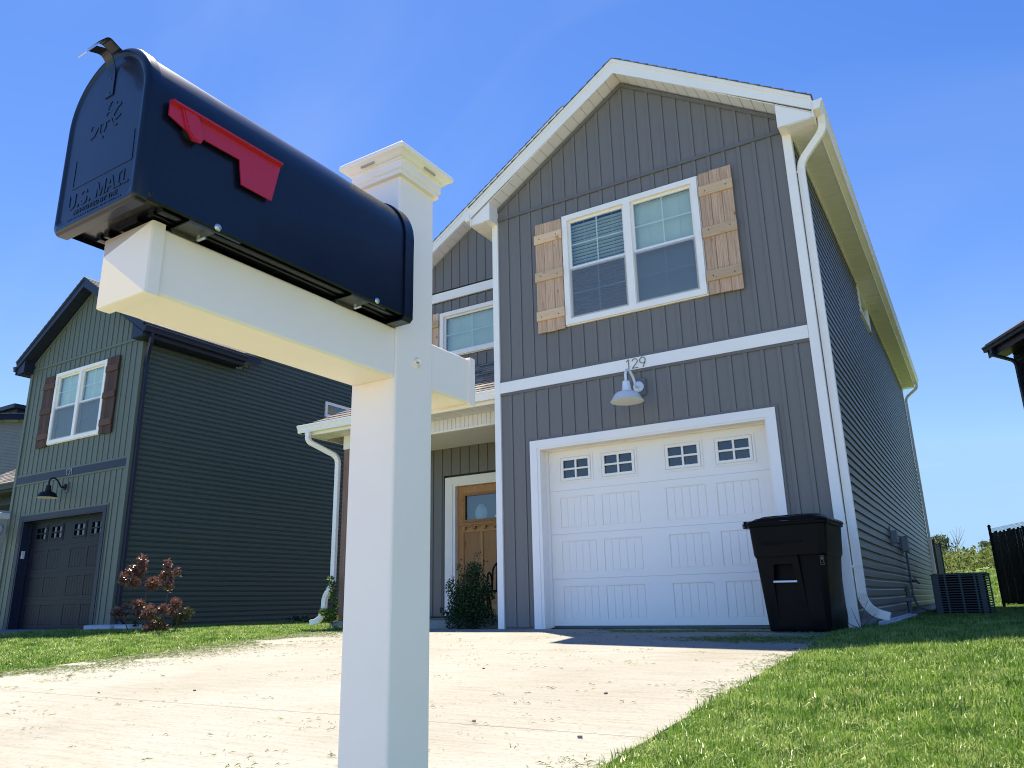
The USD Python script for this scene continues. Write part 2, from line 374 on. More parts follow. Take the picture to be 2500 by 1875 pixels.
def round_path(pts, r=0.08, n=6):
    """Polyline with rounded corners; returns points and a flag per point for those on a bend."""
    pts = [np.asarray(p, float) for p in pts]
    out, bend = [pts[0]], [0]
    for a, b, c in zip(pts, pts[1:], pts[2:]):
        u, w = (a - b) / np.linalg.norm(a - b), (c - b) / np.linalg.norm(c - b)
        rr = min(r, 0.45 * np.linalg.norm(a - b), 0.45 * np.linalg.norm(c - b))
        p0, p1 = b + u * rr, b + w * rr
        for k in range(n + 1):
            s = k / n
            out.append((1 - s) ** 2 * p0 + 2 * s * (1 - s) * b + s * s * p1)
            bend.append(1 if 0 < k < n else 0)
    out.append(pts[-1]); bend.append(0)
    return np.array(out), np.array(bend)


def rrect(a, b, r=0.01, n=3):
    """Rounded rectangle outline centred on the origin."""
    pts = []
    for cx, cy, a0 in ((a - r, b - r, 0), (-a + r, b - r, 90), (-a + r, -b + r, 180), (a - r, -b + r, 270)):
        for k in range(n + 1):
            t = math.radians(a0 + 90 * k / n)
            pts.append((cx + r * math.cos(t), cy + r * math.sin(t)))
    return np.array(pts)


def leaf_cloud(clumps, n, size, seed, flat=0.3, droop=0.0):
    """Leaf-sized folded faces spread through the clumps: (x, y, z, rx, ry, rz)."""
    r = np.random.default_rng(seed)
    cl = np.asarray(clumps, float)
    wts = cl[:, 3] * cl[:, 4] * cl[:, 5]
    idx = r.choice(len(cl), n, p=wts / wts.sum())
    d = r.normal(size=(n, 3)); d /= np.linalg.norm(d, axis=1, keepdims=True)
    rad = r.random(n) ** 0.45
    c = cl[idx, :3] + d * rad[:, None] * cl[idx, 3:6]
    ax = d + r.normal(size=(n, 3)) * 0.8; ax[:, 2] += 0.3 - droop
    ax /= np.linalg.norm(ax, axis=1, keepdims=True)
    nm = r.normal(size=(n, 3)); nm[:, 2] += flat * 3
    sd = np.cross(ax, nm); sd /= np.linalg.norm(sd, axis=1, keepdims=True) + 1e-9
    s = size * r.uniform(0.6, 1.3, n)[:, None]
    up = np.cross(sd, ax)
    v = np.stack([c - ax * s * 0.5, c + sd * s * 0.27 + up * s * 0.08, c + ax * s * 0.5, c - sd * s * 0.27 + up * s * 0.08], 1).reshape(-1, 3)
    i = np.arange(n)[:, None] * 4
    f = np.vstack([i + [0, 1, 2], i + [0, 2, 3]])
    return trimesh.Trimesh(v, f, process=False)


def stroke_text(strokes, w):
    return unary_union([LineString(s).buffer(w / 2, cap_style=1, join_style=1) for s in strokes])


def arc(cx, cy, rx, ry, a0, a1, n=16):
    return [(cx + rx * math.cos(math.radians(a0 + (a1 - a0) * k / n)), cy + ry * math.sin(math.radians(a0 + (a1 - a0) * k / n))) for k in range(n + 1)]


# ------------------------------------------------------------------ ground
def ground(x, y):
    """Height of the ground sheet."""
    x, y = np.asarray(x, float), np.asarray(y, float)
    z = np.where(y < -1, 0.05 * (np.maximum(y, -9.6) + 1), 0.0)
    z = z - 0.006 * np.clip(y - 1, 0, 14)
    z = z + 0.11 * np.clip(y - 17, 0, 12) + 0.035 * np.clip(y - 29, 0, 60)
    z = z + 0.03 * (meshkit.noise(np.stack([x * 0.35, y * 0.35, x * 0 + 0.5], -1), 3) - 0.5) * np.where(y > -9.4, 1, 0)
    z = z + np.where((x > 0.0), 0.035 * np.clip(x / 0.6, 0, 1), 0.0) * np.where(y < 0.5, 1, 0.6)
    z = z + 0.04 * np.clip((x - 0.35) / 1.0, 0, 1) * np.clip((y + 6) / 2.5, 0, 1) * np.clip((0.5 - y) / 1.5, 0, 1)
    return z


def axis_pts(dense, lo, hi):
    a = list(dense)
    s = 1.0
    x = a[0]
    while x > lo:
        x -= s; s *= 1.35; a.insert(0, max(x, lo))
    s = 1.0; x = a[-1]
    while x < hi:
        x += s; s *= 1.35; a.append(min(x, hi))
    return np.array(a)


DRX0, DRX1 = -6.3, 0.0
xs = np.unique(np.round(np.concatenate([axis_pts(np.arange(-26, 10.01, 0.5), -900, 900), [DRX0, DRX0 + 0.01, DRX1 - 0.01, DRX1, 3.2, 3.21, 7.39, 7.4, -16.2, -16.19, -12.7, -12.71]]), 4))
ys = np.unique(np.round(np.concatenate([axis_pts(np.arange(-12, 34.01, 0.5), -900, 1500), [-9.4, -9.41, -0.001, 0.0]]), 4))
X, Y = np.meshgrid(xs, ys)
Z = ground(X, Y)
cut = ((X > 3.2) & (X < 7.4) & (Y < 0.0) & (Y > -9.41)) | ((X > DRX0) & (X < DRX1) & (Y < 0.0) & (Y > -9.41)) | ((X > -16.2) & (X < -12.7) & (Y < 0.05) & (Y > -9.41))
Z = np.where(cut, Z - 0.12, Z - 0.012)
Z = np.where(Y < -9.4, -0.47, Z)
nx, ny = len(xs), len(ys)
ii, jj = np.meshgrid(np.arange(ny - 1), np.arange(nx - 1), indexing="ij")
q = np.stack([ii * nx + jj, ii * nx + jj + 1, (ii + 1) * nx + jj + 1, (ii + 1) * nx + jj], -1).reshape(-1, 4)
lone("ground", (np.stack([X, Y, Z], -1).reshape(-1, 3), q), SOIL, "grassy ground of the house lots and the bank behind", "ground", smooth=True, kind="structure")
lone("road", bx(-200, 200, -17.5, -9.42, -0.6, -0.42), ROADC, "street in front of the lots", "road", kind="structure")


def dz(y):
    return 0.05 * (min(y, -1.0) + 1)


def slab(x0, x1, ya, yb):
    """One poured slab of a driveway, its top following the fall to the street."""
    yy = sorted({ya, yb} | ({-1.0} if ya < -1 < yb else set()))
    top = [(y, dz(y)) for y in yy]
    return ext_x(Polygon(top + [(yb, dz(yb) - 0.1), (ya, dz(ya) - 0.1)]), x0, x1)


drive = thing("driveway", "pale concrete driveway strewn with grass clippings in front of the white garage door", "driveway", kind="structure")
for ya, yb in ((-9.38, -7.75), (-7.744, -5.262), (-5.257, -2.512), (-2.507, -0.006)):
    part(drive, "slab", slab(DRX0 + 0.012, DRX1 - 0.012, ya, yb), CONCRETE)
drive2 = thing("driveway", "concrete driveway apron in front of the dark garage door", "driveway", kind="structure")
for ya, yb in ((-9.38, -5.3), (-5.29, -2.0), (-1.99, 0.08)):
    part(drive2, "slab", slab(-16.19, -12.71, ya, yb), CONCRETE)
drive3 = thing("driveway", "concrete driveway of the black house, beyond the lawn on the right", "driveway", kind="structure")
for ya, yb in ((-9.38, -5.3), (-5.293, -2.5), (-2.493, -0.01)):
    part(drive3, "slab", slab(3.21, 7.39, ya, yb), CONCRETE)
# ------------------------------------------------------------------ houses
XL, XR, W0 = -4.04, 0.093, -3.948
SL = 0.655
MOD = 0.1825


def roofline(x):
    return 7.045 - SL * abs(x + 1.955)


def boards(parent, region, x0, x1, y0, material, phase=-0.0105):
    """Board and batten: every board with its batten is a piece of its own, cut to the region (a polygon in x, z)."""
    k = 0
    x = x0 + phase
    zlo, zhi = region.bounds[1] - 1, region.bounds[3] + 1
    while x < x1 + 0.2:
        cut_ = lambda a, b: sbox(min(max(a, x0), x1), zlo, min(max(b, x0), x1), zhi).intersection(region)
        for g in getattr(cut_(x, x + MOD), "geoms", [cut_(x, x + MOD)]):
            if g.geom_type != "Polygon" or g.area < 1e-3:
                continue
            # board, its raised batten and the narrow lock groove at its edge
            ms = [ext_y(g, y0 + 0.005, y0 + 0.02), ext_y(sbox(x + 0.0035, zlo, x + 0.137, zhi).intersection(g), y0 - 0.0012 * (k % 2), y0 + 0.0049), ext_y(sbox(x + 0.137, zlo, x + MOD - 0.0035, zhi).intersection(g), y0 - 0.011, y0 + 0.0049)]
            part(parent, "board", cat_(*ms), material)
        x += MOD
        k += 1


def lap_wall(parent, x, ya, yb, z0, ztop, material, holes=(), bulge=0.006, seed=0, start=None, step=0.45):
    """Dutch lap courses on a wall facing +x; each course is a piece of its own."""
    prof = np.array([(-0.006, 0.0), (0.020, 0.0), (0.0175, 0.062), (0.002, 0.08), (0.002, 0.1), (-0.006, 0.1)])
    n = int(round((ztop - z0) / 0.1016))
    for k in range(n):
        z = z0 + k * 0.1016
        a = ya if start is None else max(ya, start(z + 0.1))
        if a > yb - 0.1:
            continue
        spans = [(a, yb)]
        for (h0, h1, hz0, hz1) in holes:
            if z + 0.09 > hz0 and z < hz1:
                spans = [s for (p, q_) in spans for s in ((p, min(q_, h0)), (max(p, h1), q_)) if s[1] - s[0] > 0.03]
        ms = []
        for (p, q_) in spans:
            m = max(2, int((q_ - p) / step) + 1)
            yy = np.linspace(p, q_, m)
            dx = bulge * 2 * (meshkit.fbm(np.stack([yy * 0.9, yy * 0 + z * 0.5, yy * 0], -1), 2, seed) - 0.5)
            dzz = 0.8 * bulge * 2 * (meshkit.noise(np.stack([yy * 1.1, yy * 0 + z * 0.35 + 7, yy * 0], -1), seed + 5) - 0.5)
            v = np.stack([x + prof[None, :, 0] + dx[:, None], np.broadcast_to(yy[:, None], (m, 6)), z + prof[None, :, 1] + dzz[:, None]], -1).reshape(-1, 3)
            ms.append(skin(v, m, 6))
        if ms:
            part(parent, "siding_course", cat_(*ms), material)


def window(T, name, x0, x1, z0, z1, y, lites, meeting, label, frame=None, blind=None, grille="both", fw=0.075):
    """White vinyl window facing -y: frame, sashes, panes, grilles and blinds. lites: number of units side by side."""
    frame = frame or WHITE
    g = grp(T, name, label)
    outer, k = sbox(x0, z0, x1, z1), (x1 - x0) / lites
    holes = [sbox(x0 + i * k + (fw if i == 0 else fw * 0.62), z0 + fw, x0 + (i + 1) * k - (fw if i == lites - 1 else fw * 0.62), z1 - fw) for i in range(lites)]
    part(g, "frame", ext_y(outer.difference(unary_union(holes)), y - 0.045, y + 0.06), frame)
    part(g, "frame_lip", ext_y(outer.buffer(0.012, join_style=2).difference(sbox(x0 + 0.03, z0 + 0.03, x1 - 0.03, z1 - 0.03)), y - 0.02, y + 0.03), frame)
    for i, h in enumerate(holes):
        a, b, c, d = h.bounds
        zs = [(b, d)] if not meeting else [(b, (b + d) / 2), ((b + d) / 2, d)]
        for s, (p, q_) in enumerate(zs):
            low = meeting and s == 0
            yy = y - 0.012 if low else y + 0.012
            r = 0.032
            sash = sbox(a, p, c, q_)
            part(g, "sash", ext_y(sash.difference(sbox(a + r, p + r, c - r, q_ - r)), yy - 0.014, yy + 0.016), frame)
            part(g, "pane", bx(a + r - 0.004, c - r + 0.004, yy - 0.003, yy + 0.003, p + r - 0.004, q_ - r + 0.004), GLASS)
            mz, mx_ = (p + q_) / 2, (a + c) / 2
            part(g, "grille", cat_(bx(mx_ - 0.008, mx_ + 0.008, yy + 0.006, yy + 0.012, p + r, q_ - r), bx(a + r, c - r, yy + 0.0065, yy + 0.0115, mz - 0.008, mz + 0.008)), WHITE if not low else BLINDDARK)
            if low:
                part(g, "insect_screen", bx(a + 0.012, c - 0.012, yy - 0.024, yy - 0.0225, p + 0.012, q_ - 0.012), SCREEN)
        bm = blind[i] if blind else BLIND
        sl = []
        zz = b + 0.01
        while zz < d - 0.02:
            # one slat, tilted
            m = bx(a + 0.005, c - 0.005, *((-0.0145, 0.0145) if bm is BLIND else (-0.021, 0.021)), -0.0009, 0.0009)
            m.apply_transform(trimesh.transformations.rotation_matrix(-math.radians(62 if bm is BLIND else 22), (1, 0, 0)))
            m.apply_translation((0, y + 0.085, zz))
            sl.append(m)
            zz += 0.026 if bm is BLIND else 0.048
        for cx in (a + (c - a) * 0.25, a + (c - a) * 0.75):
            sl.append(bx(cx - 0.0015, cx + 0.0015, y + 0.07, y + 0.072, b + 0.01, d - 0.01))
        part(g, "blind", cat_(*sl), bm, kind="stuff")
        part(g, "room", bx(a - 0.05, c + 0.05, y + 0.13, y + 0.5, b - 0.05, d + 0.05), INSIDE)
    return g


def shutter(T, x0, x1, z0, z1, y, mv, mh, label, battens, seed):
    g = grp(T, "shutter", label)
    r = random.Random(seed)
    n, w = 3, (x1 - x0) / 3
    for i in range(n):
        part(g, "plank", bbx(x0 + i * w + 0.0015, x0 + (i + 1) * w - 0.0015, y - 0.022 - r.random() * 0.003, y, z0 + r.uniform(-0.006, 0.006), z1 + r.uniform(-0.006, 0.006), 0.003), mv)
    for zc in battens:
        part(g, "batten", bbx(x0 - 0.004 + r.uniform(-.004, .004), x1 + 0.004 + r.uniform(-.004, .004), y - 0.046, y - 0.0225, zc - 0.066, zc + 0.066, 0.003), mh)
        for xx in (x0 + 0.075, x1 - 0.075):
            s = lathe([(0.001, 0), (0.008, 0), (0.008, 0.004), (0.004, 0.006), (0.001, 0.006)], 10)
            s.apply_transform(trimesh.transformations.rotation_matrix(math.pi / 2, (1, 0, 0)))
            s.apply_translation((xx, y - 0.044, zc + r.uniform(-.02, .02)))
            part(g, "screw", s, STEELDARK)


GX = [(-3.2, -2.73), (-2.632, -2.145), (-1.812, -1.336), (-1.215, -0.742)]
GZ = [(0.03, 0.572), (0.574, 1.111), (1.113, 1.65), (1.652, 2.2)]


def garage_door(T, m, mframe, label, yd=0.16):
    g = grp(T, "garage_door", label)
    for s, (za, zb) in enumerate(GZ):
        full = sbox(-3.37, za, -0.56, zb)
        if s < 3:
            holes = [sbox(a, za + 0.075, b, zb - 0.085) for a, b in GX]
            part(g, "door_section", cat_(ext_y(full.difference(unary_union(holes)), yd, yd + 0.05), bx(-3.36, -0.57, yd + 0.0085, yd + 0.049, za + 0.002, zb - 0.002)), m)
            for a, b in GX:
                w = (b - a - 0.012) / 5
                for i in range(5):
                    x = a + 0.006 + i * w
                    zc0, zc1 = za + 0.081, zb - 0.091
                    hull = [(x + 0.0012, yd + 0.008, zc0), (x + w - 0.0012, yd + 0.008, zc0), (x + 0.0045, yd + 0.0035, zc0 + 0.004), (x + w - 0.0045, yd + 0.0035, zc0 + 0.004),
                            (x + 0.0012, yd + 0.008, zc1), (x + w - 0.0012, yd + 0.008, zc1), (x + 0.0045, yd + 0.0035, zc1 - 0.004), (x + w - 0.0045, yd + 0.0035, zc1 - 0.004),
                            (x + 0.0012, yd + 0.009, zc0), (x + w - 0.0012, yd + 0.009, zc0), (x + 0.0012, yd + 0.009, zc1), (x + w - 0.0012, yd + 0.009, zc1)]
                    part(g, "plank", trimesh.convex.convex_hull(np.array(hull)), m)
        else:
            holes = [sbox(a + 0.05, 1.79, b - 0.05, 2.045) for a, b in GX]
            part(g, "door_section", ext_y(full.difference(unary_union(holes)), yd, yd + 0.05), m)
            for a, b in GX:
                o = sbox(a, 1.742, b, 2.088)
                part(g, "window_moulding", cat_(ext_y(o.difference(o.buffer(-0.022, join_style=2)), yd - 0.009, yd - 0.0001), ext_y(o.buffer(-0.03, join_style=2).difference(o.buffer(-0.062, join_style=2)), yd - 0.014, yd + 0.01)), mframe)
                cx, cz = (a + b) / 2, 1.915
                part(g, "muntin", cat_(bx(cx - 0.011, cx + 0.011, yd - 0.011, yd + 0.012, 1.8, 2.03), bx(a + 0.06, b - 0.06, yd - 0.0105, yd + 0.0115, cz - 0.011, cz + 0.011)), mframe)
                for sx in (0, 1):
                    for sz in (0, 1):
                        xa, xb = (a + 0.055, cx) if sx == 0 else (cx, b - 0.055)
                        zz = (1.795, cz) if sz == 0 else (cz, 2.04)
                        part(g, "pane", bx(xa, xb, yd + 0.016, yd + 0.02, *zz), GLASSDARK)
    part(g, "bottom_seal", bx(-3.37, -0.56, yd + 0.004, yd + 0.046, 0.0, 0.026), PIPE)
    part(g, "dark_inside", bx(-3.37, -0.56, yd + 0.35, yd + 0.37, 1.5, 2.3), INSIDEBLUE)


def wall_lamp(T, mshade, minside, mmount, label, yo=0.0):
    g = grp(T, "wall_lamp", label)
    cx, cy, zb = -2.02, -0.33, 2.535
    out = [(0.036, 0.245), (0.042, 0.24), (0.058, 0.125), (0.066, 0.115), (0.115, 0.104), (0.135, 0.094), (0.15, 0.075), (0.178, 0.022), (0.19, 0.004), (0.196, 0.0)]
    inn = [(0.194, -0.002), (0.187, 0.004), (0.174, 0.022), (0.146, 0.073), (0.13, 0.09), (0.06, 0.105), (0.03, 0.11)]
    m = lathe([(0.002, 0.25)] + out + [(0.1945, -0.0015)], 36, (cx, cy)); m.apply_translation((0, 0, zb))
    part(g, "shade", m, mshade, smooth=35)
    m = lathe(inn + [(0.002, 0.11)], 36, (cx, cy)); m.apply_translation((0, 0, zb - 0.0005))
    part(g, "shade_lining", m, minside, smooth=35)
    p, _ = round_path([(-1.985, -0.02, 2.775), (-1.985, -0.11, 2.755), (-1.995, -0.165, 2.87), (-2.008, -0.25, 2.945), (cx, -0.332, 2.90), (cx, cy, 2.775)], 0.07, 8)
    part(g, "gooseneck", tube(p, 0.0155, 12), mshade, smooth=True)
    m = lathe([(0.002, 0.0), (0.066, 0.0), (0.068, 0.012), (0.06, 0.024), (0.03, 0.034), (0.002, 0.036)], 28)
    m.apply_transform(trimesh.transformations.rotation_matrix(math.pi / 2, (1, 0, 0))); m.apply_translation((-1.985, -0.022, 2.775))
    part(g, "wall_plate", m, mshade, smooth=35)
    b = affinity.translate(Polygon(rrect(0.085, 0.11, 0.03)), -1.975, 2.77)
    part(g, "mounting_block", cat_(ext_y(b, -0.018, 0.0), ext_y(b.buffer(-0.012), -0.026, -0.018)), mmount)


DIG = {"1": [[(-0.028, 0.098), (0.0, 0.12), (0.0, 0.0)]], "2": [arc(0.0, 0.086, 0.034, 0.034, 165, -30, 14) + [(-0.036, 0.003), (0.038, 0.003)]],
       "9": [arc(0.0, 0.084, 0.036, 0.038, 0, 360, 26), [(0.036, 0.088), (0.03, 0.05), (0.002, 0.0)]],
       "3": [arc(0.0, 0.09, 0.03, 0.03, 160, -80, 12) + arc(0.0, 0.032, 0.034, 0.032, 85, -160, 12)]}


def number(T, text, xs_, z, material, label, y=-0.021):
    g = grp(T, "house_number", label)
    for ch, x in zip(text, xs_):
        part(g, "digit", ext_y(affinity.translate(stroke_text(DIG[ch], 0.0078), x, z), y - 0.008, y - 0.001), material)


def downspout(T, name, pts, material, side, label=None, sec=None, r=0.11, ribs=True):
    p, bend = round_path(pts, r, 15)
    sc = np.array([1.0 + (0.07 if (b and i % 2) else 0.0) - (0.035 if (b and not i % 2) else 0) for i, b in enumerate(bend)]) if ribs else None
    sec = rrect(0.04, 0.03, 0.008, 2) if sec is None else sec
    return part(T, name, sweep(p, sec, side, sc), material, smooth=25, label=label)


def gutter_y(T, x, ya, yb, z, material, s=1):
    """K-style gutter along y; s=+1 hangs to the right of x."""
    prof = [(0, 0), (0.07, 0), (0.078, 0.012), (0.08, 0.05), (0.1, 0.085), (0.108, 0.09), (0.108, 0.118), (0.1, 0.122), (0.1, 0.112), (0.0, 0.11)]
    return part(T, "gutter", ext_y(Polygon([(x + s * a, z + b) for a, b in prof]), ya, yb), material, label="")


def shingle_strips(x_of, y0, y1, sgn):
    """Stepped courses of a slope: x_of(d) -> (x, z) at distance d down from the ridge."""
    ms = []
    d, step = 0.0, 0.145
    while d < x_of.length:
        e = min(d + step + 0.02, x_of.length + 0.02)
        (xa, za), (xb, zb) = x_of(d), x_of(e)
        poly = Polygon([(xa, za + 0.002), (xb, zb + 0.012), (xb, zb + 0.026), (xa, za + 0.008)])
        ms.append(ext_y(poly.buffer(0), y0, y1))
        d += step
    return cat_(*ms)


class Slope:
    def __init__(s, xr, zr, xe, sl):
        s.xr, s.zr, s.sgn, s.sl = xr, zr, (1 if xe > xr else -1), sl
        s.k = 1 / math.sqrt(1 + sl * sl)
        s.length = abs(xe - xr) / s.k

    def __call__(s, d):
        return (s.xr + s.sgn * d * s.k, s.zr - s.sl * d * s.k)


def gable_front(T, xa, xe, yf, za, ov, pal, side, return_box=True):
    """Rake of one side of a gable: fascia board, drip edge, soffit panels. xa apex x, xe eave end x (fascia), za fascia top at apex."""
    sg = 1 if xe > xa else -1
    ze = za - SL * abs(xe - xa)
    h = 0.2
    g = grp(T, "rake", None)
    top = [(xa, za), (xe, ze)]
    low = [(xe, ze - 0.165), (xa, za - 0.216)] if True else None
    part(g, "fascia_board", ext_y(Polygon(top + low), yf, yf + 0.018), pal["trim"])
    part(g, "drip_edge", ext_y(Polygon([(xa, za + 0.004), (xe, ze + 0.004), (xe, ze - 0.045), (xa, za - 0.052)]), yf - 0.012, yf - 0.001), pal["trim"])
    # soffit panels between fascia and wall, set across the slope
    n = max(4, int(abs(xe - xa) / 0.128))
    for i in range(n):
        x0, x1 = xa + (xe - xa) * (i + 0.02) / n, xa + (xe - xa) * (i + 0.98) / n
        z0, z1 = za - 0.2 - SL * abs(x0 - xa), za - 0.2 - SL * abs(x1 - xa)
        part(g, "soffit_panel", ext_y(Polygon([(x0, z0), (x1, z1), (x1, z1 + 0.012), (x0, z0 + 0.012)]), yf + 0.019, yf + ov + 0.06), pal["soffit"])
    return g


def roof_pair(T, xa, za, xl, xr, ya, yb, pal, shingles=True):
    """Two slopes: decking with stepped courses of shingles on it."""
    for xe in (xl, xr):
        s = Slope(xa, za, xe, SL)
        (x0, z0), (x1, z1) = s(0), s(s.length)
        g = grp(T, "roof_slope", None)
        part(g, "decking", ext_y(Polygon([(x0, z0 - 0.15), (x1, z1 - 0.15), (x1, z1 - 0.003), (x0, z0 - 0.003)]), ya + 0.03, yb), pal["trim"])
        part(g, "shingle_courses", shingle_strips(s, ya - 0.022, yb, 1), SHINGLE, kind="stuff")


def house(name, loc, pal, label, num, full):
    T = thing(name, label, "house", loc)
    bm, tr = pal["board"], pal["trim"]
    # ---- garage block, front wall
    g = grp(T, "front_wall", None)
    gopen = sbox(-3.545, -1, -0.415, 2.325)
    win = sbox(-2.94, 3.73, -1.02, 5.34)
    lower = sbox(W0, 0.02, 0.0, 2.965).difference(gopen)
    mid = sbox(W0, 3.185, 0.0, 5.555).difference(win)
    gab = Polygon([(W0, 5.605), (0, 5.605), (0, roofline(0)), (-1.955, roofline(-1.955)), (W0, roofline(W0))])
    for reg in (lower, mid, gab):
        boards(g, reg, W0, 0.0, 0.0, bm)
    part(g, "trim_strip", bx(W0, 0, -0.022, 0.02, 5.556, 5.604), pal["strip"])
    part(g, "trim_strip", bx(W0, 0, -0.018, 0.02, 2.965, 3.0), pal["strip"])
    part(g, "trim_strip", bx(W0, 0, -0.018, 0.02, 3.15, 3.185), pal["strip"])
    o = sbox(-3.545, -0.01, -0.415, 2.325)
    part(g, "trim_strip", ext_y(o.difference(sbox(-3.516, -0.02, -0.444, 2.296)), -0.017, 0.02), pal["strip"])
    s1, s2 = roofline(W0), roofline(0)
    part(g, "trim_strip", ext_y(Polygon([(W0, s1 - 0.04), (-1.955, roofline(-1.955) - 0.045), (0, s2 - 0.04), (0, s2 + 0.01), (-1.955, roofline(-1.955) + 0.01), (W0, s1 + 0.01)]), -0.02, 0.012), pal["strip"])
    core = Polygon([(XL + 0.02, -0.1), (XR - 0.02, -0.1), (XR - 0.02, 5.6), (-1.955, 6.95), (XL + 0.02, 5.6)]).difference(sbox(-3.4, -0.2, -0.53, 2.2)).difference(sbox(-2.9, 3.77, -1.06, 5.3))
    part(g, "sheathing", ext_y(core, 0.022, 0.12), bm)
    part(T, "band_board", bx(W0 + 0.001, -0.001, -0.026, 0.02, 3.001, 3.149), pal["band"])
    # corner boards
    for x0, x1 in ((XL, W0 - 0.001), (0.001, XR + 0.006)):
        part(T, "corner_board", bbx(x0, x1, -0.027, 0.085, 0.0, 5.56, 0.003), pal["corner"])
    # garage trim and jambs
    tro = sbox(-3.515, 0, -0.445, 2.295)
    part(T, "garage_trim", cat_(ext_y(tro.difference(sbox(-3.415, -1, -0.545, 2.195)), -0.03, 0.02), ext_y(sbox(-3.43, 0, -0.53, 2.21).difference(sbox(-3.375, -1, -0.565, 2.172)), -0.022, 0.155)), pal["gtrim"])
    part(T, "weather_strip", ext_y(sbox(-3.38, 0.01, -0.56, 2.176).difference(sbox(-3.345, -1, -0.592, 2.158)), 0.13, 0.156), pal["gtrim"])
    garage_door(T, pal["door"], pal["door"], pal["doorlabel"])
    k = grp(T, "door_keypad", "small pale keypad on the jamb of the garage opening")
    part(k, "keypad_cover", bbx(-3.418, -3.4, 0.03, 0.075, 1.42, 1.56, 0.004) if full else bbx(-3.376, -3.36, 0.02, 0.09, 1.42, 1.58, 0.004), PLASTICW)
    part(k, "keypad_lip", bbx(-3.399, -3.393, 0.035, 0.07, 1.44, 1.5, 0.002) if full else bbx(-3.36, -3.352, 0.03, 0.08, 1.44, 1.5, 0.002), PLASTICW)
    # window, shutters, lamp, number
    window(T, "window", -2.915, -1.045, 3.755, 5.315, 0.0, 2, True, pal["winlabel"], blind=pal["blinds"])
    shutter(T, -3.33, -2.925, 3.715, 5.3, -0.024, pal["sv"], pal["sh"], pal["shl"], (5.065, 4.51, 3.95), 1)
    shutter(T, -1.022, -0.618, 3.725, 5.33, -0.024, pal["sv"], pal["sh"], pal["shr"], (5.08, 4.525, 3.96), 2)
    wall_lamp(T, pal["lamp"], LAMPIN, pal["strip"], pal["lamplabel"])
    number(T, num, (-2.092, -2.012, -1.912) if full else (-1.99, -1.905, -1.82), 3.014 if full else 3.02, pal["num"], f"thin numerals {num} on the band over the lamp", -0.027)
    # ---- roofs
    roof_pair(T, -1.955, 7.285, -4.27, 0.395, -0.25, 2.6, pal)
    gable_front(T, -1.955, 0.395, -0.25, 7.285, 0.25, pal, 1)
    gable_front(T, -1.955, -4.27, -0.25, 7.285, 0.25, pal, -1)
    for sg, xa, xb in ((1, 0.0, 0.395), (-1, -3.95, -4.27)):
        e = -1.955 + (2.35 if sg > 0 else -2.315)
        z = lambda x: 7.285 - 0.2 - SL * abs(x + 1.955)
        part(T, "eave_return", ext_y(Polygon([(xa, z(xa) - 0.005), (xb, z(xb) - 0.005), (xb, 5.5), (xa, 5.5)]), -0.25 + 0.0185, -0.001), pal["trim"])
    # eave soffit, fascia and gutter, right and left
    yb = 13.55 if full else 2.2
    g = grp(T, "eave_soffit", None)
    y, k2 = -0.23, 0
    lim = yb
    while y < lim:
        part(g, "soffit_panel", bx(XR + 0.004, 0.384, y + 0.004, min(y + 0.152, lim) - 0.004, 5.486 - 0.002 * (k2 % 2), 5.497), pal["soffit"])
        y += 0.152; k2 += 1
    part(T, "eave_fascia", bx(0.385, 0.4, -0.249, yb, 5.48, 5.70), tr)
    gutter_y(T, 0.401, -0.262, yb, 5.565, pal["gutter"])
    part(T, "soffit_edge", bx(XR + 0.004, XR + 0.03, 0.1, yb, 5.455, 5.485), pal["soffit"])
    g = grp(T, "eave_soffit", None)
    y = -0.23
    while y < 1.6:
        part(g, "soffit_panel", bx(-4.255, XL - 0.004, y + 0.004, y + 0.148, 5.486, 5.497), pal["soffit"]); y += 0.152
    part(T, "eave_fascia", bx(-4.27, -4.256, -0.249, 1.63, 5.48, 5.70), tr)
    gutter_y(T, -4.271, -0.262, 1.62, 5.565, pal["gutter"], -1)
    # ---- side walls
    g = grp(T, "side_wall", None)
    if full:
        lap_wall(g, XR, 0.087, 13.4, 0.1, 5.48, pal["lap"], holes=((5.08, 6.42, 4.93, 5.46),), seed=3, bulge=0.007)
    else:
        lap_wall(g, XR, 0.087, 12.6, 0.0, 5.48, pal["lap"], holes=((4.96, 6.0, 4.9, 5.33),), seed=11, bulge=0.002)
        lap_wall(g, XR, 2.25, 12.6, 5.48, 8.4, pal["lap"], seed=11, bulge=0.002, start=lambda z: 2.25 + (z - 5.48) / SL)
    part(g, "sheathing", bx(XR - 0.12, XR - 0.006, 0.13, 13.38 if full else 12.58, -0.3, 5.5), pal["lap"])
    part(g, "foundation", bx(XR - 0.1, XR - 0.002, 0.09, 13.38 if full else 12.6, -0.6, 0.1), mat_foundation)
    # ---- main block behind
    g = grp(T, "wing_wall", None)
    wy = 1.9
    zr = lambda x: 8.14 - SL * abs(x + 3.64)
    top = Polygon([(-7.28, 5.73), (XL - 0.001, 5.73), (XL - 0.001, zr(XL)), (-7.28, zr(-7.28))])
    midw = sbox(-7.28, 4.2, XL - 0.001, 5.5).difference(sbox(-6.39, 4.42, -5.03, 5.31))
    loww = sbox(-7.28, 0.12, XL - 0.001, 2.84).difference(sbox(-6.29, 0, -4.95, 2.37))
    for reg in (top, midw, loww):
        boards(g, reg, -7.28, XL - 0.001, wy, bm, 0.05)
    part(g, "sheathing", ext_y(Polygon([(-7.36, -0.3), (XR - 0.13, -0.3), (XR - 0.13, 5.6), (-3.64, 7.95), (-7.36, 5.55)]), wy + 0.14, wy + 0.24), bm)
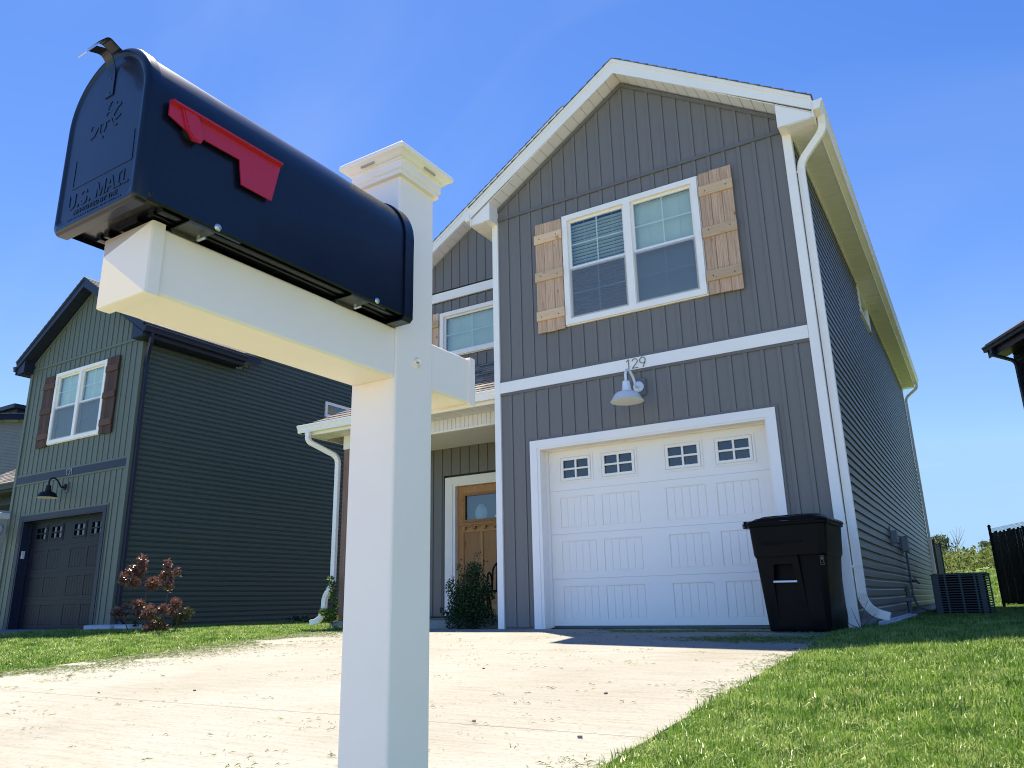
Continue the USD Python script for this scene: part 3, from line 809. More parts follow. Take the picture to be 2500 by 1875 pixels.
    if full:
        part(T, "band_board", bx(-7.28, XL - 0.001, wy - 0.026, wy + 0.02, 5.525, 5.69), pal["band"])
        window(T, "window", -6.365, -5.055, 4.445, 5.285, wy, 1, False, "wide white-framed window over the porch roof", blind=[BLIND])
        shutter(T, -6.79, -6.385, 4.4, 5.3, wy - 0.024, pal["sv"], pal["sh"], "cedar shutter by the window over the porch roof", (5.1, 4.6), 5)
        roof_pair(T, -3.64, 8.375, -7.6, 0.395, 1.65, 13.65, pal)
        gable_front(T, -3.64, -7.6, 1.65, 8.375, 0.25, pal, -1)
        gable_front(T, -3.64, -1.95, 1.65, 8.375, 0.25, pal, 1)
    else:
        # main block with its ridge across: the side wall ends in a gable
        ridge_y, rz_ = 7.4, 5.62 + SL * 5.2
        for ya_, yb_ in ((2.2, ridge_y), (ridge_y, 12.75)):
            za_, zb_ = (5.62, rz_) if ya_ < 3 else (rz_, 5.55)
            part(T, "roof_slope", ext_x(Polygon([(ya_, za_), (yb_, zb_), (yb_, zb_ + 0.16), (ya_, za_ + 0.16)]), -7.6, XR + 0.25), SHINGLE)
    part(T, "left_wall", bx(-7.37, -7.29, wy, 13.4, -0.3, 5.55), pal["lap"])
    part(T, "left_wall", bx(XL, XL + 0.1, 0.13, wy + 0.13, -0.3, 5.5), pal["lap"])
    part(T, "back_wall", bx(-7.29, XR - 0.13, 13.3 if full else 12.5, 13.38 if full else 12.58, -0.3, 5.55), pal["lap"])
    if full:
        part(T, "back_gable", ext_y(Polygon([(-7.29, 5.552), (XR - 0.13, 5.552), (-3.64, 7.95)]), 13.3, 13.38), pal["lap"])
        part(T, "corner_board", bbx(XR - 0.08, XR + 0.02, 13.3, 13.42, -0.1, 5.48, 0.003), pal["corner"])
    # ---- porch
    g = grp(T, "porch_floor", None)
    part(g, "porch_slab", bx(-7.3, XL - 0.003, 0.42, wy - 0.03, -0.2, 0.1), CONCRETE)
    g = grp(T, "porch_roof", None)
    yE, zE, zT, xE = 0.1, 3.09, 4.19, -7.74
    k = (zT - zE) / (wy - 0.02 - yE)
    # front slope of single shingles
    rows = 15
    for i in range(rows):
        a, b = i / rows, (i + 1.12) / rows
        ya_, yb_ = yE - 0.03 + a * (wy - yE), min(yE - 0.03 + b * (wy - yE), wy)
        hip = xE + (ya_ - yE)
        x = XL - 0.005
        r = random.Random(i * 7 + len(name))
        x_end = hip
        off = r.random() * 0.3
        first = True
        while x > x_end:
            w = 0.31 * r.uniform(0.75, 1.15) if not first else 0.31 * (0.3 + off)
            first = False
            xl_ = max(x - w + 0.005, x_end)
            z1, z2 = zE + k * (ya_ - yE), zE + k * (yb_ - yE)
            t = 0.011 + r.random() * 0.005
            v = [(xl_, ya_, z1 + 0.008), (x, ya_, z1 + 0.008), (x, ya_, z1 + 0.008 + t), (xl_, ya_, z1 + 0.008 + t), (max(xl_, x_end + (yb_ - ya_)), yb_, z2 + 0.002), (max(x, x_end + (yb_ - ya_) + 0.01), yb_, z2 + 0.002), (max(x, x_end + (yb_ - ya_) + 0.01), yb_, z2 + 0.006), (max(xl_, x_end + (yb_ - ya_)), yb_, z2 + 0.006)]
            part(g, "shingle", trimesh.Trimesh(v, [(0, 2, 1), (0, 3, 2), (4, 5, 6), (4, 6, 7), (0, 1, 5), (0, 5, 4), (3, 6, 2), (3, 7, 6), (0, 4, 7), (0, 7, 3), (1, 2, 6), (1, 6, 5)], process=False), SHINGLES[r.randrange(4)])
            x -= w
    part(g, "decking", trimesh.convex.convex_hull(np.array([(xE, yE, zE), (XL - 0.01, yE, zE), (XL - 0.01, wy - 0.02, zT), (xE + (wy - yE), wy - 0.02, zT), (xE, wy - 0.02, zE), (XL - 0.01, wy - 0.02, zE), (xE, yE, zE - 0.02), (XL - 0.01, yE, zE - 0.02), (xE, wy - 0.02, zE - 0.02), (XL - 0.01, wy - 0.02, zE - 0.02)]) + [0, 0, -0.01]), SHINGLE)
    part(T, "porch_fascia", bx(xE + 0.03, XL - 0.006, yE + 0.02, yE + 0.05, 2.93, 3.075), tr)
    prof = [(0, 0), (-0.07, 0), (-0.078, 0.012), (-0.08, 0.05), (-0.1, 0.085), (-0.108, 0.09), (-0.108, 0.118), (-0.1, 0.122), (-0.1, 0.112), (0, 0.11)]
    part(T, "porch_gutter", cat_(ext_x(Polygon([(yE + 0.019 + a, 2.975 + b) for a, b in prof]), xE - 0.075, XL - 0.006), ext_y(Polygon([(xE + 0.029 + a, 2.975 + b) for a, b in prof]), yE - 0.05, wy - 0.05)), pal["gutter"])
    part(T, "porch_fascia", bx(xE + 0.03, xE + 0.06, yE + 0.051, wy - 0.05, 2.93, 3.075), tr)
    g = grp(T, "porch_soffit", None)
    x = xE + 0.062
    while x < XL - 0.16:
        part(g, "soffit_panel", bx(x + 0.003, x + 0.149, yE + 0.052, 0.53, 2.945, 2.955), pal["soffit"]); x += 0.152
    g = grp(T, "porch_frieze", None)
    x = -7.2
    while x < XL - 0.03:
        part(g, "frieze_board", bx(x + 0.003, min(x + 0.073, XL - 0.01), 0.531, 0.56, 2.775, 2.944), pal["soffit"]); x += 0.076
    part(g, "frieze_edge", bx(-7.24, XL - 0.006, 0.515, 0.6, 2.745, 2.774), pal["trim"])
    part(g, "beam", bx(-7.24, XL - 0.006, 0.561, 0.7, 2.775, 2.944), tr)
    g = grp(T, "porch_ceiling", None)
    y = 0.7
    while y < wy - 0.05:
        part(g, "ceiling_board", bx(-7.25, XL - 0.006, y + 0.002, y + 0.098, 2.833, 2.845), pal["soffit"]); y += 0.1
    g = grp(T, "porch_post", "square timber porch post")
    part(g, "post_shaft", bbx(-7.24, -7.05, 0.5, 0.69, 0.1, 2.715, 0.006), POSTWOOD)
    part(g, "post_collar", bbx(-7.25, -7.04, 0.49, 0.7, 2.716, 2.943, 0.006), tr)
    part(g, "post_foot", bx(-7.27, -7.02, 0.47, 0.72, -0.2, 0.099), mat_foundation)
    # front door
    g = grp(T, "front_door", "honey-coloured timber front door with a small window and dentil shelf")
    dx0, dx1, dz0, dz1, dy = -6.04, -5.125, 0.13, 2.17, wy + 0.055
    gl = sbox(-5.905, 1.605, -5.26, 2.02)
    pl = [sbox(-5.93, 0.3, -5.605, 1.42), sbox(-5.56, 0.3, -5.235, 1.42)]
    part(g, "door_leaf", ext_y(sbox(dx0, dz0, dx1, dz1).difference(unary_union([gl] + pl)), dy, dy + 0.045), DOORWOOD)
    for q_ in pl:
        part(g, "door_panel", ext_y(q_, dy + 0.014, dy + 0.03), DOORWOOD)
    part(g, "glazing_bead", ext_y(gl.buffer(0.03, join_style=2).difference(gl.buffer(-0.012, join_style=2)), dy - 0.012, dy + 0.012), DOORWOODX)
    part(g, "pane", ext_y(gl.buffer(-0.001), dy + 0.018, dy + 0.024), DOORGLASS)
    part(g, "dentil_shelf", cat_(bx(-6.005, -5.16, dy - 0.06, dy - 0.0005, 1.53, 1.552), bx(-5.97, -5.195, dy - 0.04, dy - 0.0006, 1.505, 1.5295)), DOORWOODX)
    for i in range(4):
        xx = -5.9 + i * 0.195
        part(g, "dentil", cat_(bx(xx - 0.03, xx + 0.03, dy - 0.045, dy - 0.0007, 1.475, 1.5045), bx(xx - 0.022, xx + 0.022, dy - 0.03, dy - 0.0008, 1.455, 1.4745)), DOORWOODX)
    part(g, "keypad_lock", bbx(-5.225, -5.155, dy - 0.03, dy - 0.001, 1.13, 1.25, 0.006), BLACKMETAL)
    hp, _ = round_path([(-5.19, dy - 0.01, 1.04), (-5.19, dy - 0.06, 1.03), (-5.19, dy - 0.06, 0.78), (-5.19, dy - 0.01, 0.77)], 0.03, 5)
    part(g, "door_handle", cat_(tube(hp, 0.011, 10), bbx(-5.215, -5.165, dy - 0.012, dy - 0.001, 0.74, 1.07, 0.004)), BLACKMETAL, smooth=30)
    part(g, "alarm_sticker", bx(-5.33, -5.28, dy + 0.013, dy + 0.017, 1.63, 1.665), PLASTICW)
    part(T, "door_trim", cat_(ext_y(sbox(-6.245, 0.1, -4.99, 2.33).difference(sbox(-6.1, -1, -5.09, 2.21)), wy - 0.03, wy + 0.02), ext_y(sbox(-6.11, 0.1, -5.08, 2.22).difference(sbox(-6.045, -1, -5.12, 2.175)), wy - 0.02, wy + 0.1)), pal["gtrim"])
    part(T, "door_sill", bx(-6.2, -5.03, wy - 0.1, wy + 0.1, 0.1, 0.128), BRACKET)
    # ---- rainwater pipes
    downspout(T, "downspout", [(0.455, -0.06, 5.58), (0.455, -0.06, 5.40), (0.152, 0.05, 5.13), (0.152, 0.05, 0.27), (0.23, 0.035, 0.15), (0.375, 0.03, 0.105)] if full else [(0.44, -0.08, 5.58), (0.44, -0.08, 5.42), (0.15, 0.06, 5.15), (0.15, 0.06, 0.3), (0.2, 0.06, 0.16), (0.36, 0.06, 0.1)], pal["gutter"], (0, 1, 0), None, rrect(0.03, 0.042, 0.008, 2))
    part(T, "pipe_strap", cat_(bx(0.1, 0.197, 0.015, 0.018, 0.575, 0.6), bx(0.1, 0.197, 0.015, 0.018, 5.0, 5.02)), pal["gutter"])
    if full:
        downspout(T, "downspout", [(0.455, 13.3, 5.58), (0.455, 13.3, 5.42), (0.152, 13.35, 5.2), (0.152, 13.35, 0.1)], pal["gutter"], (0, 1, 0))
    downspout(T, "downspout", [(-7.6, 0.06, 3.0), (-7.6, 0.06, 2.83), (-7.31, 0.45, 2.6), (-7.31, 0.45, 0.62), (-7.42, 0.4, 0.45), (-7.42, 0.4, 0.22), (-7.5, 0.36, 0.1), (-7.62, 0.33, 0.08)] if full else [(-7.6, 0.06, 3.0), (-7.6, 0.06, 2.83), (-7.31, 0.45, 2.6), (-7.31, 0.45, 0.15)], pal["gutter"], (0, 1, 0), None, rrect(0.03, 0.04, 0.008, 2))
    return T


mat_foundation = mat("concrete_foundation", (0.22, 0.21, 0.2), 0.9, var=0.15)
SHINGLES = [mat("shingle_" + n_, c, 0.92, var=0.22, vscale=60, bump=0.5, bscale=400) for n_, c in (("light", (0.24, 0.22, 0.2)), ("mid", (0.17, 0.155, 0.148)), ("dark", (0.1, 0.093, 0.093)), ("brown", (0.19, 0.165, 0.15)))]

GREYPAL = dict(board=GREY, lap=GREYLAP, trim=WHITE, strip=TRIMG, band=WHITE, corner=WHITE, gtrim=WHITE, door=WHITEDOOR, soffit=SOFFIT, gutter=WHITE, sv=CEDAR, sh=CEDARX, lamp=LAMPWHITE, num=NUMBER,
               doorlabel="white panelled garage door with four small windows", winlabel="double window with white frame between cedar shutters", shl="pale cedar shutter left of the upper window", shr="pale cedar shutter right of the upper window", lamplabel="white barn lamp under the house number", blinds=[BLINDDARK, BLIND])
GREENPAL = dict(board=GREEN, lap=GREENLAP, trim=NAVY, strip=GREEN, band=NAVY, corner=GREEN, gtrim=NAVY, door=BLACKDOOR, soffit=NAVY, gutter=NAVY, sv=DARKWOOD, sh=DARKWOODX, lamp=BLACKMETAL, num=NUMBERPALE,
                doorlabel="dark panelled garage door with four small windows", winlabel="double window with white frame between brown shutters", shl="dark brown shutter left of the upper window", shr="dark brown shutter right of the upper window", lamplabel="black barn lamp under the house number", blinds=[BLIND, BLIND])
H1 = house("house", (0, 0, 0), GREYPAL, "grey two-storey house number 129 with white trim and cedar shutters", "129", True)
H2 = house("house", (-12.43, 0.1, -0.03), GREENPAL, "dark green two-storey house number 131 with navy trim and brown shutters", "131", False)


def side_window(T, y0, y1, z0, z1, panes_label):
    g = grp(T, "window", panes_label)
    fr = Polygon([(y0, z0), (y1, z0), (y1, z1), (y0, z1)])
    part(g, "frame", ext_x(fr.difference(fr.buffer(-0.07, join_style=2)), XR - 0.02, XR + 0.035), WHITE)
    part(g, "pane", bx(XR + 0.0, XR + 0.006, y0 + 0.06, y1 - 0.06, z0 + 0.06, z1 - 0.06), GLASS)
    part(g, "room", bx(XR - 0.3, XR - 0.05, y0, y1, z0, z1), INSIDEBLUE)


side_window(H1, 5.1, 6.4, 4.95, 5.44, "small high white-framed window in the side wall")
side_window(H2, 4.98, 5.98, 4.92, 5.31, "small high white-framed window in the side wall")
for y in (5.9, 6.85):
    part(H1, "soffit_vent", bx(0.19, 0.29, y - 0.06, y + 0.06, 5.476, 5.484), BLINDDARK)
# services on the side wall of the grey house
u = grp(H1, "disconnect_box", "grey electrical box without a pipe on the side wall")
part(u, "box_body", bbx(0.11, 0.2, 4.2, 4.38, 1.03, 1.21, 0.008), UTILGREY)
part(u, "wall_bracket", cat_(bx(0.105, 0.125, 4.17, 4.199, 0.98, 1.27), bx(0.106, 0.124, 4.27, 4.31, 0.985, 1.029)), PIPE)
u = grp(H1, "meter_box", "grey electrical box with a pipe running down to the ground")
part(u, "box_body", bbx(0.125, 0.225, 5.62, 5.82, 0.97, 1.21, 0.008), UTILGREY)
part(u, "wall_bracket", bx(0.108, 0.1245, 5.58, 5.86, 0.93, 1.18), PIPE)
pp, _ = round_path([(0.17, 5.72, 0.975), (0.17, 5.72, 0.25), (0.22, 5.75, 0.1), (0.36, 5.8, 0.04), (0.6, 5.9, 0.05)], 0.12, 6)
part(u, "conduit", tube(pp, 0.016, 8), PIPE, smooth=True)
u = grp(H1, "hose_tap", "outdoor tap on the side wall")
part(u, "tap_body", cat_(tube([(0.09, 6.4, 0.52), (0.2, 6.38, 0.52), (0.24, 6.36, 0.47)], 0.018, 8), bx(0.1, 0.112, 6.33, 6.47, 0.44, 0.6)), PIPE)
m = lathe([(0.002, 0), (0.032, 0), (0.036, 0.006), (0.032, 0.012), (0.002, 0.012)], 12); m.apply_translation((0.19, 6.38, 0.56))
part(u, "tap_handle", cat_(m, bx(0.184, 0.196, 6.374, 6.386, 0.52, 0.56)), PIPE)
u = grp(H1, "gas_riser", "grey gas riser with valve against the side wall")
gm = lathe([(0.03, 0), (0.03, 0.2), (0.042, 0.205), (0.042, 0.235), (0.026, 0.24), (0.026, 0.33), (0.036, 0.335), (0.036, 0.37), (0.02, 0.38), (0.02, 0.42), (0.004, 0.43)], 14)
gm.apply_translation((0.19, 4.55, 0.0))
part(u, "riser_pipe", gm, PIPE, smooth=30)
part(u, "valve", cat_(tube([(0.19, 4.55, 0.27), (0.28, 4.52, 0.27)], 0.014, 8), bbx(0.15, 0.23, 4.5, 4.53, 0.21, 0.26, 0.005)), UTILGREY)

# third house, beyond the green one
T3 = thing("house", "beige lap-sided house with dark roof seen past the left edge of the green house", "house", (-24.7, 0.2, 0))
g = grp(T3, "side_wall", None)
n = 75
rk = lambda y: 6.19 + 0.2 * (y - 3.1)
for k in range(n):
    z = 0.1 + k * 0.1016
    y0 = 1.0
    if z + 0.1 > rk(1.0):
        y0 = 3.1 + (z + 0.1 - 6.19) / 0.2
    if y0 < 9:
        part(g, "siding_course", ext_y(Polygon([(-0.004, z), (0.014, z), (0.003, z + 0.1), (-0.004, z + 0.1)]), y0, 9.0), BEIGE)
part(g, "sheathing", ext_x(Polygon([(1, -0.3), (9, -0.3), (9, rk(9) - 0.05), (1, rk(1) - 0.05)]), -0.2, -0.005), BEIGE)
part(T3, "rake_board", ext_x(Polygon([(0.6, rk(0.6)), (9, rk(9)), (9, rk(9) + 0.17), (0.6, rk(0.6) + 0.17)]), -0.2, 0.3), NAVY)
part(T3, "roof_slope", ext_x(Polygon([(0.55, rk(0.55) + 0.172), (9, rk(9) + 0.172), (9, rk(9) + 0.2), (0.55, rk(0.55) + 0.2)]), -7, 0.33), SHINGLE)
part(T3, "dormer", cat_(bx(-2.5, 0.2, 3.45, 9.0, 6.42, 6.62), bx(-2.6, 0.3, 3.3, 9.0, 6.621, 6.75)), NAVY)
part(T3, "front_wall", bx(-4.1, -0.21, 0.9, 0.999, -0.3, 6.0), BEIGE)

# dark house on the right: its long side runs towards the street, turned a little on the bend
T4 = thing("house", "black house at the right edge with only its rear roof corner and downspout in view", "house", (2.52, 11.29, -0.1), -63.3)
g = grp(T4, "side_wall", None)
for k in range(54):
    z = 0.1 + k * 0.1016
    part(g, "siding_course", ext_x(Polygon([(0.004, z), (-0.014, z), (-0.0125, z + 0.066), (-0.003, z + 0.084), (-0.003, z + 0.1), (0.004, z + 0.1)]), 0.0, 13.0), BLACKHOUSE)
part(g, "sheathing", bx(0.01, 12.99, 0.005, 0.12, -0.3, 5.55), BLACKHOUSE)
part(T4, "back_wall", ext_x(Polygon([(0.121, -0.3), (9, -0.3), (9, 5.55), (4.5, 8.2), (0.121, 5.55)]), 0.01, 0.1), BLACKHOUSE)
part(T4, "front_wall", ext_x(Polygon([(0.121, -0.3), (9, -0.3), (9, 5.55), (4.5, 8.2), (0.121, 5.55)]), 12.9, 12.99), BLACKHOUSE)
for sg, nm in ((1, "near"), (-1, "far")):
    ys_ = (lambda y: y) if sg > 0 else (lambda y: 9 - y)
    part(T4, "roof_slope", ext_x(Polygon([(ys_(-0.42), 5.79), (ys_(4.5), 8.75), (ys_(4.5), 8.79), (ys_(-0.42), 5.83)]), -0.27, 13.3), NAVY)
    part(T4, "rake_board", ext_x(Polygon([(ys_(-0.4), 5.6), (ys_(4.5), 8.55), (ys_(4.5), 8.745), (ys_(-0.4), 5.785)]), -0.25, -0.22), NAVY)
    part(T4, "rake_soffit", ext_x(Polygon([(ys_(-0.1), 5.72), (ys_(4.5), 8.52), (ys_(4.5), 8.545), (ys_(-0.1), 5.745)]), -0.219, 0.009), NAVY)
part(T4, "eave_soffit", bx(-0.21, 13.2, -0.38, -0.016, 5.52, 5.535), NAVY)
part(T4, "eave_fascia", bx(-0.25, 13.25, -0.4, -0.381, 5.5, 5.78), NAVY)
kp = [(0, 0), (-0.07, 0), (-0.078, 0.012), (-0.08, 0.05), (-0.1, 0.085), (-0.108, 0.09), (-0.108, 0.118), (-0.1, 0.122), (-0.1, 0.112), (0, 0.11)]
part(T4, "gutter", ext_x(Polygon([(-0.401 + a, 5.64 + b) for a, b in kp]), -0.27, 13.25), NAVY)
downspout(T4, "downspout", [(0.02, -0.45, 5.66), (0.02, -0.45, 5.5), (0.14, -0.06, 5.3), (0.14, -0.06, 0.1)], NAVY, (1, 0, 0))

# ------------------------------------------------------------------ mailbox on its post
MB_DEL = -0.0143
MB_O = np.array([0.4346, -7.3982])
PW = 0.1016


def mb_point(u, v):
    c, s = math.cos(MB_DEL), math.sin(MB_DEL)
    return (MB_O[0] + u * c - v * s, MB_O[1] + u * s + v * c)


def mb_thing(name, label, cat, u0, v0, z0):
    T = thing(name, label, cat, (*mb_point(u0, v0), z0), math.degrees(MB_DEL))
    def put(parent, nm, mesh, material, smooth=False, **kw):
        mesh = mesh.copy(); mesh.apply_translation((-u0, -v0, -z0))
        return part(parent, nm, mesh, material, smooth, **kw)
    return T, put


def rbox(x0, x1, y0, y1, z0, z1, r=0.004, axis=2, n=4):
    """Bar with four rounded long edges along the axis."""
    d = [(x0, x1), (y0, y1), (z0, z1)]
    o = [i for i in range(3) if i != axis]
    (a0, a1), (b0, b1) = d[o[0]], d[o[1]]
    poly = affinity.translate(Polygon(rrect((a1 - a0) / 2, (b1 - b0) / 2, r, n)), (a0 + a1) / 2, (b0 + b1) / 2)
    return {0: lambda: ext_x(poly, *d[0]), 1: lambda: ext_y(poly, *d[1]), 2: lambda: ext_z(poly, *d[2])}[axis]()


T, put = mb_thing("mailbox_post", "white vinyl mailbox post with a stepped cap and a horizontal arm", "mailbox post", -PW / 2, PW / 2, -0.34)
put(T, "post_shaft", rbox(-PW, 0, 0, PW, -0.40, 1.077, 0.0045), POSTW, smooth=50)
secs = [(0.0045, 1.0745), (0.0075, 1.0752), (0.0075, 1.0822), (0.0062, 1.0832), (0.0100, 1.0862), (0.0105, 1.0875), (0.0105, 1.100), (0.0128, 1.1022), (0.0128, 1.1045), (0.0155, 1.1055), (0.0175, 1.1072), (0.021, 1.1108), (0.0245, 1.1132), (0.027, 1.1148), (0.0282, 1.1172), (0.0282, 1.1222), (0.0262, 1.1245), (-0.012, 1.134), (-0.048, 1.146)]
v = []
for o, z in secs:
    pts = rrect(PW / 2 + o, PW / 2 + o, 0.0035, 2)
    v += [(x - PW / 2, y + PW / 2, z) for x, y in pts]
put(T, "post_cap", skin(np.array(v), len(secs), 12), POSTW, smooth=28)
slots = []
for (a, b, c, d) in ((-0.075, -0.05, -0.0222, -0.0195), (-0.06, -0.035, -0.0222, -0.0195)):
    pass
slots.append(bx(-0.078, -0.046, -0.0215, -0.0195, 1.1062, 1.1102))
slots.append(bx(0.0195, 0.0215, 0.046, 0.078, 1.1062, 1.1102))
put(T, "cap_slot", cat_(*slots), mat("slot_shadow_plastic", (0.42, 0.38, 0.34), 0.6))
AZ0, AZ1, AU0, AU1 = 0.6894, 0.7795, -0.0999, -0.0036
put(T, "arm", rbox(AU0, AU1, -0.4406, -0.0005, AZ0, AZ1, 0.005, 1, 5), POSTW, smooth=50, label="horizontal arm that carries the mailbox")
put(T, "arm", rbox(AU0, AU1, PW + 0.0005, 0.221, AZ0, AZ1, 0.005, 1, 5), POSTW, smooth=50, label="short rear stub of the arm")
uc, zc = (AU0 + AU1) / 2, (AZ0 + AZ1) / 2
for v0, v1, tip in ((-0.4402, -0.4584, -0.4845), (0.2205, 0.2385, 0.262)):
    h, k = (AU1 - AU0) / 2 + 0.003, (AZ1 - AZ0) / 2 + 0.003
    rows = []
    for vv, sc in ((v0, 0.0), (v0, 1.0), (v1 * 0.85 + v0 * 0.15, 1.0), (v1, 0.985)):
        rows.append([(uc + sx * h * (sc if sc else 0.9), vv, zc + sz * k * (sc if sc else 0.9)) for sx, sz in ((1, 1), (-1, 1), (-1, -1), (1, -1))])
    vs = np.array(rows).reshape(-1, 3)
    m = skin(vs, 4, 4)
    m.vertices[-1] = (uc, tip, zc)
    put(T, "arm_cap", m, POSTW)
for uu, vv, zz in ((0.0, 0.056, 0.7287),):
    m = lathe([(0.001, 0.001), (0.004, 0.001), (0.0055, 0.003), (0.0075, 0.0045), (0.009, 0.003), (0.0095, -0.002)], 16)
    m.apply_transform(trimesh.transformations.rotation_matrix(math.pi / 2, (0, 1, 0))); m.apply_translation((uu, vv, zz))
    put(T, "screw_cap", m, POSTW, smooth=40)
put(T, "screw", bx(0.0025, 0.0032, 0.0525, 0.0595, 0.7277, 0.7297), STEEL)

MH, MC, MZ0, MZ1, MF, MR = 0.0866, -0.0517, 0.7811, 1.0166, -0.5074, -0.003


def arch(grow=0.0, n=28, rc=0.006):
    """Outline of the mailbox seen from the front, (u, z)."""
    h = MH + grow
    pts = [(MC + h, MZ0 - grow + rc), (MC + h, MZ0 + 0.05)]
    zc_ = MZ1 - MH
    pts += [(MC + h * math.cos(t), zc_ + h * math.sin(t)) for t in np.linspace(0, math.pi, n)]
    pts += [(MC - h, MZ0 + 0.05), (MC - h, MZ0 - grow + rc), (MC - h + rc, MZ0 - grow), (MC + h - rc, MZ0 - grow)]
    return np.array(pts)


def loft(rows):
    """rows of (outline (u, z), v)."""
    v = np.array([[(p[0], vv, p[1]) for p in o] for o, vv in rows]).reshape(-1, 3)
    return skin(v, len(rows), len(rows[0][0]))


T, put = mb_thing("mailbox", "glossy black arched mailbox with a lowered red flag, on the white post arm", "mailbox", MC, -0.255, MZ0)
# shell: arched sheet, open below, with an inner recessed floor
o_, i_ = Polygon(arch()), Polygon(arch(-0.0025)).union(sbox(MC - MH + 0.0025, MZ0 - 0.05, MC + MH - 0.0025, MZ0 + 0.05))
ring = arch()
body_rows = [(arch(), -0.488), (arch(), MR)]
shell = ext_y(o_.difference(i_), -0.49, MR - 0.004)
nb = trimesh.Trimesh(shell.vertices, shell.faces, process=True)
put(T, "body", nb, MAILBLACK, smooth=30)
rearo = Polygon(arch(0.0035))
put(T, "rear_panel", cat_(ext_y(rearo, MR - 0.006, MR), ext_y(rearo.difference(o_.buffer(0.0004)), MR - 0.022, MR - 0.0065)), MAILBLACK, smooth=30)
flo = [bx(MC - MH + 0.0027, MC + MH - 0.0027, -0.488, MR - 0.007, MZ0 + 0.011, MZ0 + 0.0125)]
for du in (-0.066, -0.048, 0.048, 0.066):
    flo.append(rbox(MC + du - 0.006, MC + du + 0.006, -0.46, -0.02, MZ0 + 0.005, MZ0 + 0.0108, 0.0025, 1, 2))
flo.append(rbox(MC - 0.02, MC + 0.02, -0.46, -0.02, MZ0 + 0.006, MZ0 + 0.0107, 0.0025, 1, 2))
put(T, "floor_panel", cat_(*flo), MAILBLACK, smooth=40)
# door: dished, with rolled rim
d = grp(T, "door")
rows = [(arch(0.0022), -0.490), (arch(0.0024), -0.5015), (arch(0.0014), -0.5045), (arch(-0.0012), -0.5068), (arch(-0.004), -0.5077), (arch(-0.0065), -0.5069), (arch(-0.0095), -0.5052), (arch(-0.012), -0.5047)]
put(d, "door_panel", loft(rows), MAILBLACK, smooth=35)
FV = -0.5047


def emboss(parent, nm, shape, depth=0.0006, bev=0.0008):
    ms = []
    for g_ in getattr(shape, "geoms", [shape]):
        m = ext_y(g_, FV - depth, FV + 0.001)
        ms.append(m)
    put(parent, nm, cat_(*ms), MAILBLACK)


emboss(d, "raised_frame", LineString([(-0.1105, 0.8765), (-0.1105, 0.8375), (0.0172, 0.8375), (0.0155, 0.8775)]).buffer(0.0016))


def serif_text(txt, height, width):
    t = meshkit.text_mesh(txt, height, 0.0007, bold=True)
    v = t.vertices.copy()
    w = v[:, 0].max() - v[:, 0].min()
    v[:, 0] = (v[:, 0] - v[:, 0].min()) * width / w
    return trimesh.Trimesh(np.c_[v[:, 0], -v[:, 2], v[:, 1]], t.faces, process=False)


for txt, hgt, wid, u_, z_ in (("U.S. MAIL", 0.0195, 0.131, -0.1145, 0.8075), ("APPROVED BY THE", 0.0058, 0.094, -0.098, 0.797), ("POSTMASTER GENERAL", 0.0058, 0.118, -0.11, 0.7872)):
    m = serif_text(txt, hgt, wid)
    m.apply_translation((u_, FV, z_))
    put(d, "raised_lettering", m, MAILBLACK)
# embossed horse and rider
E0 = lambda pts: [(-0.0505 + a * 0.001, 0.911 + b * 0.001) for a, b in pts]
horse = unary_union([LineString(E0([(-22, 4), (-12, 7), (2, 6), (12, 9), (18, 17)])).buffer(0.0042), LineString(E0([(18, 17), (26, 20)])).buffer(0.003), LineString(E0([(17, 20), (18, 25)])).buffer(0.0012),
                     LineString(E0([(12, 7), (20, 0), (29, 3)])).buffer(0.0017), LineString(E0([(9, 4), (16, -7), (23, -9)])).buffer(0.0017), LineString(E0([(-18, 2), (-25, -8), (-33, -10)])).buffer(0.0018), LineString(E0([(-14, 2), (-13, -10), (-5, -17)])).buffer(0.0018),
                     LineString(E0([(-24, 5), (-32, 10), (-35, 4)])).buffer(0.0015), LineString(E0([(-6, 8), (-2, 21)])).buffer(0.0034), LineString(E0([(-2, 18), (9, 15)])).buffer(0.0014), Point(E0([(1, 28)])[0]).buffer(0.0037), LineString(E0([(-5, 31), (6, 30)])).buffer(0.0012), LineString(E0([(-7, 9), (-1, -2), (-4, -8)])).buffer(0.0018)])
emboss(d, "raised_emblem", horse, 0.0007)
for zz in (0.9786, 0.9567):
    m = lathe([(0.0005, 0.0018), (0.003, 0.0015), (0.0042, 0.0004), (0.0044, -0.001)], 14)
    m.apply_transform(trimesh.transformations.rotation_matrix(math.pi / 2, (1, 0, 0))); m.apply_translation((-0.0528, FV, zz))
    put(d, "rivet", m, MAILBLACK, smooth=60)
strip = lambda w: [(w / 2, -0.0005), (w / 2, 0.0005), (-w / 2, 0.0005), (-w / 2, -0.0005)]
p, _ = round_path([(-0.0528, FV - 0.0008, 0.952), (-0.0528, FV - 0.001, 0.985), (-0.0528, -0.509, 1.0), (-0.0528, -0.518, 1.0115), (-0.0528, -0.5335, 1.006)], 0.012, 6)
put(d, "pull_tab", sweep(p, strip(0.017), (1, 0, 0)), MAILBLACK, smooth=50)
p, _ = round_path([(-0.0528, -0.470, MZ1 + 0.0012), (-0.0528, -0.494, MZ1 + 0.0012), (-0.0528, -0.508, 1.0225), (-0.0528, -0.5205, 1.029), (-0.0528, -0.533, 1.012), (-0.0528, -0.535, 1.008)], 0.01, 6)
c = grp(T, "catch")
put(c, "catch_strip", sweep(p, strip(0.02), (1, 0, 0)), MAILBLACK, smooth=50)
p = [(-0.0528, -0.5335, 1.0105), (-0.0528, -0.5385, 1.0005), (-0.0528, -0.5447, 0.989)]
